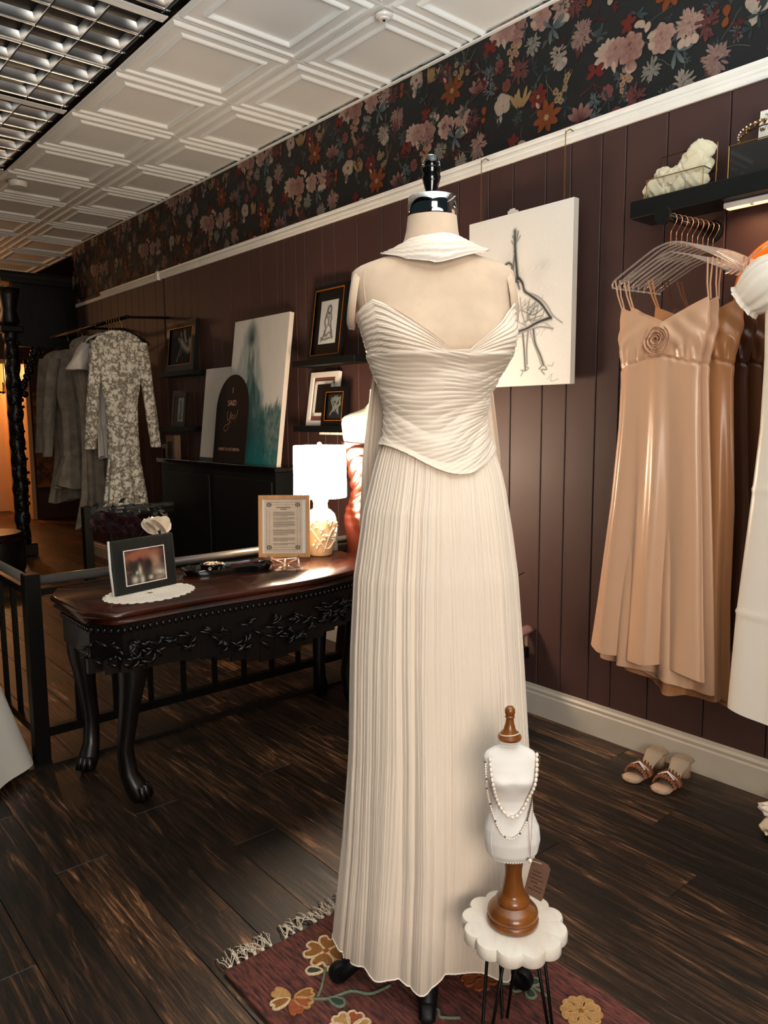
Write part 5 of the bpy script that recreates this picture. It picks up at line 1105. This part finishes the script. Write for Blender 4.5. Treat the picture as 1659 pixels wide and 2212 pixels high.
for z, x0_, x1_ in ((1.275, -.06, .03), (1.24, -.06, .08), (1.20, -.05, .09), (1.17, -.04, .08), (1.335, -.03, .03)): b.tube([on2(x0_+(x1_-x0_)*k/40, z+.005*sin(k*1.9)*(.4+.6*abs(sin(k*.7)))) for k in range(41)], .0006, 4)
b.build('script_print', m_ink, f2); MB().tube([(0, 0, .04), (0, 0, .72)], .014, 8).build('pole', m_glossblk, f2); MB().lathe([(.15, 0), (.15, .015), (.02, .04)], 24).build('base', m_glossblk, f2, R(40))
rd = thing('rust_gown', 'rust taffeta gown with draped bodice on the handwriting dress form', 'dress', (2.70, -2.285, 0), MZ+R(4))
g2 = [(.18, .01, .0, .20, .19), (.4, .0, 0, .17, .16), (.6, 0, 0, .15, .14), (.78, 0, 0, .148, .125), (.87, 0, 0, .138, .112), (.95, 0, 0, .114, .09), (1.03, 0, 0, .125, .094), (1.10, 0, -.004, .145, .102), (1.16, 0, -.004, .158, .10), (1.22, 0, 0, .165, .095)]
def f2f(t, z):
    lo = ridge(z*24+.8*np.sin(1.2*t+z*9)+.3*np.sin(3*t), .8)*.012; hip = .014*np.sin(6*t+z*22)*np.exp(-((z-.83)/.07)**2); sk2 = .02*np.sin(7*t+z*4)*np.clip((.75-z)*2, 0, 1)
    return .008+lo*np.clip((z-.78)*6, 0, 1)+hip+sk2
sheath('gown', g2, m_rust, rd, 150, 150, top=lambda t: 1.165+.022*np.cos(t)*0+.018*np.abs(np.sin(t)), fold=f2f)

# ------------------------------------------------------------------ right-hand rack of slip dresses
RX, RZ_ = 1.285, 1.905
t = thing('wall_rod', 'short black garment rod projecting from the wall under the thick shelf', 'clothes rail', (RX, WY, RZ_))
MB().tube([(0, .001, 0), (0, .325, 0)], .011, 14).build('rod', m_glossblk, t, True)
fl_ = MB().lathe([(.036, 0), (.036, .008), (.02, .012)], 28); fl_.v = [(v[0], v[2]+.001, v[1]) for v in fl_.v]; fl_.build('flange', m_black, t)
ec = MB().lathe([(.0, 0), (.026, 0), (.026, .014), (.0, .014)], 24); ec.v = [(v[0], v[2]+.318, v[1]) for v in ec.v]; ec.build('end_cap', m_black, t)
hg = thing('clear_hanger', 'clear acrylic hanger with copper hook crowded on the wall rod', 'hanger', (RX, -2.30, RZ_), PI, 'clear hangers on the wall rod')
HK = [(0, 0, .014), (.009, 0, .013), (.017, 0, .004), (.017, 0, -.010), (.006, 0, -.030), (0, 0, -.042), (0, 0, -.082)]
MB().tube([V3(tuple(p)) for p in [(-.012, 0, .006), (-.008, 0, .012)]]+[V3(p) for p in catm(HK, 5)] if False else [V3((-.014, 0, .002)), V3((-.010, 0, .010))]+[V3(tuple(p)) for p in catm(HK, 5)], .0016, 6).build('hook', m_copper, hg, True)
arm = [(-.205, -.185), (-.203, -.168), (-.18, -.152), (-.12, -.118), (-.06, -.086), (-.025, -.075), (0, -.072), (.025, -.075), (.06, -.086), (.12, -.118), (.18, -.152), (.203, -.168), (.205, -.185)]
pa = [V3((p[0], 0, p[1])) for p in catm(arm, 4)]
MB().tube([V3((-.18, 0, -.193))]+pa+[V3((.18, 0, -.193))], .0032, 6).build('shoulder_bar', m_acryl, hg, True)
MB().tube([V3((-.185, 0, -.186)), V3((-.14, 0, -.158)), V3((-.06, 0, -.118)), V3((0, 0, -.100)), V3((.06, 0, -.118)), V3((.14, 0, -.158)), V3((.185, 0, -.186))], .0026, 6).build('lower_bar', m_acryl, hg, True)
hy = [-2.300-.0265*k for k in range(9)]
ORD = ['front', 'second', 'third', 'fourth', 'fifth', 'sixth', 'seventh', 'eighth', 'ninth']
hg['label'] = 'front clear acrylic hanger on the wall rod, carrying the rosette dress'
for k in range(1, 9): dup(hg, (RX-.004*k, hy[k], RZ_), PI+random.uniform(-.05, .05), ORD[k]+' clear acrylic hanger from the front of the wall rod')
def slip(name, label, y, m, dx=0, ztopc=1.583, hem=.45, rosette=True, w=1.0, seed=1, strapm=None, dzb=0, grp='slip dresses on the wall rod', wl_=1.0, hemw=1.0):
    t = thing(name, label, 'dress', (RX+.015+dx, y, 0), PI, grp)
    rr = [(hem-.02, -.02*hemw, 0, .213*w*hemw, .016), (.7, -.016, 0, .190*w*hemw, .015), (1.0, -.008, 0, .163*w, .013), (1.25, -.006, 0, .144*w, .012), (1.40, -.008, 0, .137*w, .012), (1.47, -.008, 0, .140*w, .013), (1.53, -.005, 0, .152*w, .014), (1.585, -.002, 0, .155*w, .013), (1.66, 0, 0, .154*w, .008)]
    P = np.random.default_rng(seed).uniform(0, 6.3, 6)
    def tp(t):
        p = np.abs(np.arctan2(np.sin(t), np.cos(t))); xs = np.sin(np.minimum(p, PI/2)); front = ztopc+.070*np.clip((xs-.03)/.90, 0, 1)**.9; return np.where(p < 1.18, front, np.interp(p, [1.18, 1.45, 1.9, PI], [ztopc+.066, 1.585, 1.56, 1.56]))
    def fo(t, z):
        g = np.clip((1.42-z)/.95, 0, 1); x = np.sin(t)
        f = (.004+.019*g)*np.sin(8.5*x+P[0]+.5*np.sin(z*2.2+P[1]))+(.001+.006*g)*np.sin(17*x+P[2]+z*1.3)
        cup = .010*np.exp(-((np.abs(x)-.55)/.3)**2-((z-1.525)/.04)**2)+.0042*np.sin(30*x+(z-1.5)*60*np.sign(x))*np.exp(-((z-1.487)/.030)**2)*np.exp(-((np.abs(x)-.6)/.32)**2)+.003*np.sin(14*x+(z-1.5)*90*np.sign(x)+1)*np.exp(-((z-1.55)/.05)**2)
        seam = -.0065*np.exp(-((z-(1.486-.040*np.abs(x)))/.005)**2)
        return np.where(np.cos(t) > 0, (f+.010)*np.clip(np.cos(t)*2.5, .25, 1)+cup+seam, f*.12)
    sheath('satin_body', rr, m, t, 300, 200, top=tp, bot=lambda t: hem+.012*np.sin(3*t+P[3])+.02*np.clip(-np.cos(t), 0, 1)*0+.03*np.clip(-np.sin(t), 0, 1), fold=fo, vp=1.6)
    for s, xb, xt in ((-1, -.147*w, -.178), (1, .150*w, .140)):
        for yo in (-.014, .010):
            MB().ribbon([(xb, yo*.6, 1.645), (xb+(xt-xb)*.5, yo*.8, 1.69), (xt+(.0 if yo < 0 else .012), yo*.3, 1.742 if s < 0 else 1.768)], .0055, (0, 1, 0)).build('strap', strapm or m, t)
    if rosette:
        b = MB(); c0 = V3((-.004, -.026, 1.532))
        for k in range(9):
            r = .007+.0042*k; a0 = k*2.1; vs = []
            for i in range(9):
                a = a0+i/8*3.0
                for j, zz in enumerate((0, .5, 1)): rr_ = r*(1+.12*zz); vs.append(c0+V3((rr_*cos(a), -.016*zz*(1-k*.07)-.004+.004*sin(i*1.3)*zz, rr_*1.15*sin(a))))
            b.add(vs, [(i*3+j, i*3+j+1, i*3+j+4, i*3+j+3) for i in range(8) for j in range(2)])
        o = b.build('rosette', m, t, True); md = o.modifiers.new('petal_thickness', 'SOLIDIFY'); md.thickness = .0015
    return t
slip('slip_dress', 'champagne satin slip dress with fabric rosette, front of the wall rod', hy[0]-.002, m_satin['champagne'], seed=2)
slip('slip_dress', 'champagne satin dress showing just behind the front rosette dress', hy[1]-.004, m_satin['champagne'], dx=-.015, hem=.405, seed=5, w=.98)
slip('slip_dress', 'tan satin dress with rosette, third from the front on the wall rod', hy[3], m_satin['tan'], dx=-.075, hem=.36, seed=8, w=.95, hemw=.92)
slip('slip_dress', 'deep brown satin dress behind the tan one on the wall rod', hy[5], m_satin['cocoa'], dx=-.10, hem=.52, seed=11, w=.9, hemw=.85)
slip('slip_dress', 'amber brown satin dress closest to the wall on the rod', hy[7], m_satin['brown'], dx=-.12, hem=.55, seed=14, w=.9, hemw=.8, rosette=False)
# white dress at the right edge
t = thing('wall_rod', 'second black garment rod holding the white dress at the right edge', 'clothes rail', (.80, WY, RZ_-.02)); MB().tube([(0, .001, 0), (0, .42, 0)], .011, 14).build('rod', m_glossblk, t, True); e2 = MB().lathe([(.036, 0), (.036, .008), (.02, .012)], 24); e2.v = [(v[0], v[2]+.001, v[1]) for v in e2.v]; e2.build('flange', m_black, t)
dup(hg, (.80, -2.20, RZ_-.02), PI, 'clear acrylic hanger inside the white puff-sleeve dress'); 
wd_ = thing('white_satin_dress', 'ivory satin dress with puffed sleeve cut off by the right edge', 'dress', (.782, -2.20, 0), PI)
rr = [(.40, 0, 0, .195, .05), (.7, 0, 0, .185, .045), (1.0, 0, 0, .165, .04), (1.25, 0, 0, .150, .036), (1.45, 0, 0, .150, .034), (1.58, 0, 0, .155, .03), (1.66, 0, 0, .15, .024), (1.72, 0, 0, .12, .018), (1.75, 0, 0, .07, .014)]
sheath('satin_body', rr, m_satin['ivory'], wd_, 160, 130, bot=lambda t: .42+.006*np.sin(4*t), fold=lambda t, z: (.003+.009*np.clip((1.4-z), 0, 1))*np.sin(7*np.sin(t)+1.3+z)+.004*np.exp(-((z-.72)/.006)**2)+.003*np.exp(-((z-1.08)/.006)**2))
for s in (-1, 1):
    N = 80; vs = []; ax = V3((s*.16, 0, -.115)).normalized(); c0 = V3((s*.085, 0, 1.70)); u_ = V3((0, 1, 0)); w_ = ax.cross(u_)
    for i, (d_, r) in enumerate(((0, .035), (.03, .058), (.065, .072), (.10, .073), (.13, .064), (.150, .052), (.155, .050), (.165, .056))):
        for k in range(N): a = 2*PI*k/N; rr_ = r*(1+(.035*sin(9*a)+.03*sin(14*a+1))*(i > 0)*(1.6 if i > 4 else 1)); vs.append(c0+ax*d_+u_*cos(a)*rr_*.75+w_*sin(a)*rr_)
    MB().add(vs, [(i*N+k, i*N+(k+1) % N, (i+1)*N+(k+1) % N, (i+1)*N+k) for i in range(7) for k in range(N)]).build('puff_sleeve', m_satin['ivory'], wd_, True)
# LED bar
t = thing('led_bar', 'slim white light bar fixed under the thick black shelf', 'light', (1.0, -2.495, 1.958)); MB().bev((0, 0, 0), (.42, .03, .018), .003).build('housing', m_plast, t); MB().bx(-.20, .20, -.010, .010, -.0125, -.009).build('lens', m_led, t); MB().ball((.12, .006, -.010), .008, 10, 6, (1, 1, .5)).build('sensor', m_plast, t, True)
ledl = area('led_bar_glow', (1.0, -2.495, 1.942), (1.0, -2.45, 1.0), .38, .02, 1.3, (1.0, .55, .28))
# round amber mirror
t = thing('round_mirror', 'round mirror in glossy amber frame behind the white dress sleeve', 'mirror', (1.035, WY, 1.69))
mm = MB().lathe([(.118, 0), (.165, 0), (.165, .012), (.158, .018), (.125, .018), (.118, .012)], 64); mm.v = [(v[0], v[2]+.002, v[1]) for v in mm.v]; mm.build('amber_frame', m_amber, t, R(50))
mm = MB().lathe([(0, 0), (.120, 0), (.120, .004), (0, .004)], 48); mm.v = [(v[0], v[2]+.003, v[1]) for v in mm.v]; mm.build('glass', m_mirror, t)

# things on the thick shelf
t = thing('glass_casket', 'brass-edged glass box with open lid filled with cream tulle', 'box', (1.365, -2.492, 2.027), PI)
w, d, h = .20, .085, .062
MB().bx(-w/2, w/2, -d/2, -d/2+.002, 0, h).bx(-w/2, w/2, d/2-.002, d/2, 0, h).bx(-w/2, -w/2+.002, -d/2, d/2, 0, h).bx(w/2-.002, w/2, -d/2, d/2, 0, h).build('glass_walls', m_glass, t)
b = MB(); c = [(-w/2, -d/2), (w/2, -d/2), (w/2, d/2), (-w/2, d/2)]
for i in range(4):
    p, q_ = c[i], c[(i+1) % 4]; b.tube([(*p, 0), (*p, h)], .0016, 5); b.tube([(*p, h), (*q_, h)], .0016, 5); b.tube([(*p, .0015), (*q_, .0015)], .0016, 5)
b.build('brass_edges', m_brass, t)
l = MB().bx(-w/2, w/2, d/2+.002, d/2+.004, h, h+.092).build('lid', m_glass, t); b = MB(); c = [(-w/2, h), (w/2, h), (w/2, h+.092), (-w/2, h+.092)]
for i in range(4): p, q_ = c[i], c[(i+1) % 4]; b.tube([(p[0], d/2+.003, p[1]), (q_[0], d/2+.003, q_[1])], .0016, 5)
b.build('lid_edges', m_brass, l)
t = thing('tulle_bow', 'crumpled cream tulle with seed pearls rising out of the glass box', 'fabric', (1.365, -2.492, 2.029), PI)
b = MB(); P_ = [(-.085, .03, .045), (-.05, .05, .040), (-.02, .055, .042), (.02, .06, .045), (.055, .085, .050), (.07, .12, .042), (-.10, .055, .022), (.0, .03, .04), (.06, .03, .035), (-.05, .025, .035), (-.065, .075, .03)]
for i, (x, z, r) in enumerate(P_):
    n_, m_2 = 36, 24; vs = []
    for a1 in range(m_2+1):
        for a2 in range(n_):
            th_, ph_ = PI*a1/m_2, 2*PI*a2/n_; q_ = r*(1.02+.13*sin(3*ph_+i*2.1+2*th_)+.13*abs(sin(4*ph_+3.1*th_+i))*sin(th_)+.07*sin(9*ph_-5*th_+i)); vs.append((x*.93+q_*sin(th_)*cos(ph_)*.95, max(-.038, min(.038, q_*sin(th_)*sin(ph_)*.8)), max(.002, z+q_*cos(th_)*.8)))
    b.add(vs, [(a1*n_+a2, a1*n_+(a2+1) % n_, (a1+1)*n_+(a2+1) % n_, (a1+1)*n_+a2) for a1 in range(m_2) for a2 in range(n_)])
b.build('tulle', m_tulle, t, True)
b = MB()
for x, z in ((.07, .10), (.065, .095), (.05, .085), (.055, .075), (.06, .07), (-.04, .035), (-.038, .028), (.08, .03), (.02, .045), (.045, .03), (-.01, .03)): b.ball((x, -.044 if z < .06 else -.036, z), .0024, 6, 5)
b.build('seed_pearls', m_pearl, t, True)
t = thing('glass_display_case', 'dark glass display case with gilt edges at the right end of shelf', 'box', (1.075, -2.498, 2.027), PI)
w, d, h = .22, .09, .10
MB().bx(-w/2+.003, w/2-.003, -d/2+.003, d/2-.003, 0, h-.003).build('dark_glass', m_glossblk, t); b = MB(); c = [(-w/2, -d/2), (w/2, -d/2), (w/2, d/2), (-w/2, d/2)]
for i in range(4): p, q_ = c[i], c[(i+1) % 4]; b.tube([(*p, 0), (*p, h)], .0018, 5); b.tube([(*p, h), (*q_, h)], .0018, 5)
b.build('gilt_edges', m_brass, t)
t = thing('jewelled_headband', 'gold leafy jewelled headband draped over the dark display case', 'headband', (1.085, -2.52, 2.135), PI)
b = MB()
for k in range(46): a = PI*(.0+1.0*k/45); x = -.085*cos(a); z = .012+.03*sin(a)-.055*max(0, -x/.085-.55); b.ball((x+random.uniform(-.004, .004), -.03-.028*sin(a)+random.uniform(-.004, .004)-.005, z+random.uniform(-.005, .005)), random.uniform(.003, .0065), 6, 4)
b.build('gilded_leaves', m_brass, t, True); b = MB()
for k in range(18): a = PI*k/17; b.ball((-.085*cos(a), -.040-.028*sin(a), .014+.03*sin(a)), .003, 6, 5)
b.build('pearls', m_pearl, t, True); MB().tube([(-.085*cos(PI*k/20), -.03-.02*sin(PI*k/20), .004+.03*sin(PI*k/20)) for k in range(21)], .002, 5).build('wire', m_brass, t)
t = thing('earring_card', 'white card with two hoop earrings standing on the display case', 'earrings', (1.095, -2.505, 2.13), rot=(R(-6), 0, PI))
MB().bx(-.026, .026, 0, .001, .0, .098).build('card', m_paperw, t); MB().bx(-.026, .026, -.001, .0, 0, .012).build('card_foot', m_kraft, t)
b = MB()
for s in (-1, 1):
    b.tube([(s*.012+.009*cos(a), -.003, .047+.010*sin(a)) for a in [2*PI*k/20 for k in range(20)]], .0008, 4, True); b.tube([(s*.012, -.003, .057), (s*.012, -.002, .066)], .0007, 4)
    for k in range(14): b.ball((s*.012+random.uniform(-.007, .007), -.004, .038+random.uniform(-.005, .006)), .0017, 5, 4)
b.build('hoops', m_gbead, t, True)
b = MB(); b.ribbon([(-.010+.0014*i, -.0012, .083+.004*sin(i*2.1)) for i in range(15)], .0012, (0, -1, 0)); b.ribbon([(-.004+.0012*i, -.0012, .076+.002*sin(i*1.7)) for i in range(7)], .001, (0, -1, 0)); b.build('handwriting', m_ink, t)

# ------------------------------------------------------------------ shoes
def sandal(name, label, x, y, rz, flip=1):
    t = thing(name, label, 'shoe', (x, y, 0), rz, 'pair of ruffled heeled sandals')   # toe at origin, heel towards +y
    n_ = 24; vs = []; W = lambda u: .036*(1-.28*math.exp(-((u-.55)/.16)**2))*min(1, (u/.07)**.5 if u < .07 else 1)*min(1, ((1-u)/.08)**.5 if u > .92 else 1)
    zf = lambda u: .010+.055*max(0, min(1, (u-.30)/.45))**1.5*(3-2*max(0, min(1, (u-.30)/.45)))**0.0
    for i in range(n_+1):
        u = i/n_; w = max(W(u), .004); z = zf(u); yy = .225*u
        for (a, dz) in ((-1, 0), (-.9, .004), (0, .005), (.9, .004), (1, 0), (.9, -.006), (-.9, -.006)): vs.append((w*a, yy, z+dz))
    fs = [(i*7+k, i*7+(k+1) % 7, (i+1)*7+(k+1) % 7, (i+1)*7+k) for i in range(n_) for k in range(7)] + [tuple(range(7)), tuple(n_*7+k for k in range(7))[::-1]]
    MB().add(vs, fs).build('insole', m_insole, t, R(50)); MB().tube([(0, .19, .062), (0, .198, .03), (0, .198, .0)], [.028, .022, .024], 14).build('block_heel', m_suede, t, True)
    MB().lathe([(0, 0), (.030, 0), (.034, .004), (.034, .010), (.028, .016), (0, .018)], 28, (0, .030, .001), 1.02, .9).build('toe_pad', m_suede, t, True)
    b = MB()
    for rw, y0 in enumerate((.058, .085, .075)):
        N = 60; vs = []
        for k in range(N+1):
            a = PI*k/N; r = .040+.004*rw*(rw < 2); fr = .006*sin(k*1.15+rw*2); wv = .013 if rw < 2 else .006
            for e_ in (-1, 1): vs.append((r*cos(a)*1.02, y0+e_*wv+fr*.7, .012+(r*.85+fr+.004*(e_ if rw else -e_))*sin(a)))
        b.add(vs, [(2*k, 2*k+1, 2*k+3, 2*k+2) for k in range(N)])
    o = b.build('ruffle_strap', m_ruffle, t, True); o.modifiers.new('thickness', 'SOLIDIFY').thickness = .002
    b = MB(); b.tube([(-.034, .072, .036), (0, .070, .057), (.030, .062, .040)], .0028, 6).tube([(-.030, .080, .038), (0, .072, .058), (.034, .078, .036)], .0022, 6); b.build('cream_bow', m_lacecl, t, True)
    return t
sandal('heeled_sandal', 'rust ruffled nude sandal, left of the pair against the baseboard', 1.375, -2.305, PI-.05)
sandal('heeled_sandal', 'rust ruffled nude sandal, right of the pair against the baseboard', 1.262, -2.308, PI+.04)
t = thing('bow_pump', 'pale shoe with large bow cut off by the right edge', 'shoe', (.895, -2.30, 0), PI)
n_ = 20; vs = []; NK = 12
for i in range(n_+1):
    u = i/n_; w = .036*min(1, (u/.12)**.5)*(1-.25*math.exp(-((u-.6)/.15)**2)); hgt = .030+.03*min(1, u*2) if u < .45 else .055; z0 = .0+.05*max(0, (u-.4)/.6)
    for k in range(NK): a = 2*PI*k/NK; vs.append((max(w, .006)*cos(a), .22*u, z0+.022+max(.45, min(1, u*4))*.022*sin(a)))
MB().add(vs, [(i*NK+k, i*NK+(k+1) % NK, (i+1)*NK+(k+1) % NK, (i+1)*NK+k) for i in range(n_) for k in range(NK)]+[tuple(range(NK)), tuple(n_*NK+k for k in range(NK))]).build('upper', mat('ivory_leather', '#cbb79c', .5), t, True)
MB().tube([(0, .2, .07), (0, .205, 0)], [.014, .009], 10).build('heel', m_suede, t)
b = MB()
for s in (-1, 1):
    for q_ in (0, .012): b.tube([(0, .07, .052+q_), (s*.028, .062+q_, .066+q_), (s*.050, .068, .060+q_), (s*.030, .078-q_, .046), (0, .07, .050)], [.006, .010, .008, .009, .005], 8)
b.ball((0, .066, .058), .011, 10, 8); b.build('bow', m_satin['ivory'], t, True)
# low black bench with pumps in the dark behind the gown
t = thing('low_bench', 'low black bench against the wall in the dark beside the skirt', 'bench', (2.24, -2.41, 0)); MB().bev((0, 0, .275), (.46, .28, .05), .004).build('top', m_black, t)
for a in (-1, 1):
    for c in (-1, 1): MB().bev((a*.20, c*.11, .125), (.03, .03, .25), .002).build('leg', m_black, t)
def pump(x, y, z, rz, lb):
    t = thing('pointed_pump', lb, 'shoe', (x, y, z), rz, 'pumps on the low bench'); n_, NK = 18, 10; vs = []
    for i in range(n_+1):
        u = i/n_; w = .034*min(1, u/.3)**.8*(1-.3*math.exp(-((u-.65)/.15)**2)); z0 = .06*max(0, (u-.35)/.65)
        for k in range(NK): a = 2*PI*k/NK; vs.append((max(w, .003)*cos(a), .23*u, z0+.016+.014*max(.2, min(1, u*3))*sin(a)))
    MB().add(vs, [(i*NK+k, i*NK+(k+1) % NK, (i+1)*NK+(k+1) % NK, (i+1)*NK+k) for i in range(n_) for k in range(NK)]+[tuple(range(NK)), tuple(n_*NK+k for k in range(NK))]).build('upper', mat('mauve_satin', '#6d4e47', .4) if 'mauve_satin' not in MATS else MATS['mauve_satin'], t, True)
    MB().tube([(0, .205, .07), (0, .215, 0)], [.012, .005], 8).build('heel', m_suede, t); return t
pump(2.08, -2.34, .302, PI*.92, 'mauve pointed pump nearest the skirt on the low bench'); pump(2.17, -2.36, .302, PI*1.02, 'second mauve pointed pump on the low bench')
t = thing('pearl_strand', 'strand of pearls hanging in the dark beside the gown hem', 'necklace', (2.055, -2.30, .36)); MB().tube([(0, 0, 0), (.004, 0, .2)], .0006, 4).build('thread', m_fringe, t)
for k in range(9): ob('bead', (MB().ball((0, 0, 0), .0042, 8, 6).mesh('bead', m_pearl, True)), t, (.003*sin(k), 0, .03+k*.019))
MB().tube([(.0, 0, .2), (0, -.26, .26)], .002, 5).build('peg', m_bmetal, t)

# ------------------------------------------------------------------ far-left garment rack parallel to the wall
t = thing('long_wall_rod', 'long black garment rod along the wall holding the lace gowns', 'clothes rail', (5.46, -2.25, 2.03))
MB().tube([(0, 0, 0), (1.75, 0, 0)], .013, 10).build('rod', m_bmetal, t, True)
for x in (.02, .9, 1.72): MB().tube([(x, 0, 0), (x, -.322, .02)], .010, 8).build('bracket', m_bmetal, t)
dh_ = thing('dark_hanger', 'dark wire hanger bunched on the long wall rod', 'hanger', (5.58, -2.25, 2.03), PI/2, 'dark hangers on the long rod')
MB().tube([V3((-.014, 0, .002)), V3((-.010, 0, .012))]+[V3(tuple(p)) for p in catm(HK, 5)], .0022, 5).build('hook', m_brass, dh_, True); MB().tube(pa, .005, 6).build('shoulder_bar', m_bmetal, dh_, True)
def gown(name, label, x, m, w=1.0, hem=.6, sleeves='long', seed=3, flare=.17, yoff=0, zt=1.94, grp=None):
    t = thing(name, label, 'dress', (x+.16, -2.22+yoff, 0), -PI/2, grp)  # faces towards -x
    k_ = zt-1.94
    rr = [(hem-.02, 0, 0, flare*w, .09), (hem+.25, 0, 0, .135*w, .07), (1.0, 0, 0, .115*w, .055), (1.2, 0, 0, .115*w, .05), (1.42+k_, 0, 0, .120*w, .045), (1.62+k_, 0, 0, .16*w, .045), (1.78+k_, 0, 0, .18*w, .04), (1.87+k_, 0, 0, .175*w, .035), (1.90+k_, 0, 0, .15*w, .03), (1.925+k_, 0, 0, .10*w, .026), (1.94+k_, 0, 0, .055*w, .024)]
    P = np.random.default_rng(seed).uniform(0, 6.3, 4)
    sheath('body', rr, m, t, 90, 80, bot=lambda t: hem+.02*np.sin(3*t+P[0]), fold=lambda t, z: (.004+.022*np.clip(1.25-z, 0, 1))*np.sin(7*t+P[1]+z)+.003*np.sin(17*t+P[2]))
    if sleeves:
        L = .78 if sleeves == 'long' else .2
        for s in (-1, 1):
            n_ = 16; N = 18; vs = []
            for i in range(n_+1):
                u = i/n_; c = V3((s*(.155*w+(.095 if sleeves == 'long' else .10)*u**.8), -.01, 1.86+k_-L*u)); r = (.062-.018*u) if sleeves == 'long' else .055+.035*u
                for k in range(N): a = 2*PI*k/N; q_ = r*(1+.1*sin(4*a+u*6+P[3])); vs.append(c+V3((q_*cos(a)*.85, q_*sin(a)*.7, .0)))
            MB().add(vs, [(i*N+k, i*N+(k+1) % N, (i+1)*N+(k+1) % N, (i+1)*N+k) for i in range(n_) for k in range(N)]).build('sleeve', m, t, True)
    return t
gown('lace_gown', 'long-sleeved ivory guipure lace gown at the front of far left rack', 5.42, m_lace, 1.0, .60, 'long')
gown('lace_gown', 'short flutter-sleeve pale gown just behind the guipure lace gown', 5.62, m_gown, .95, 1.0, 'short', 5, .15, grp=None)
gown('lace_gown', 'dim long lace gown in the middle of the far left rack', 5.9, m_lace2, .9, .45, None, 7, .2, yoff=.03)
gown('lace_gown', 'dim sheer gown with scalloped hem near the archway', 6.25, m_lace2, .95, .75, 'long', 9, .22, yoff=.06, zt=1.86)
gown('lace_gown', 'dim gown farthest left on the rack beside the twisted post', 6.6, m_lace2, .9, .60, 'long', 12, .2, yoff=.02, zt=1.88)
dh_['label'] = 'dark wire hanger inside the guipure lace gown'
for k, x in enumerate((5.63, 5.68, 5.73, 5.78, 5.83, 6.06, 6.41, 6.76)): dup(dh_, (x, -2.25, 2.03), PI/2+random.uniform(-.1, .1), ORD[k+1]+' dark wire hanger along the far left rod')
bpy.context.view_layer.update()
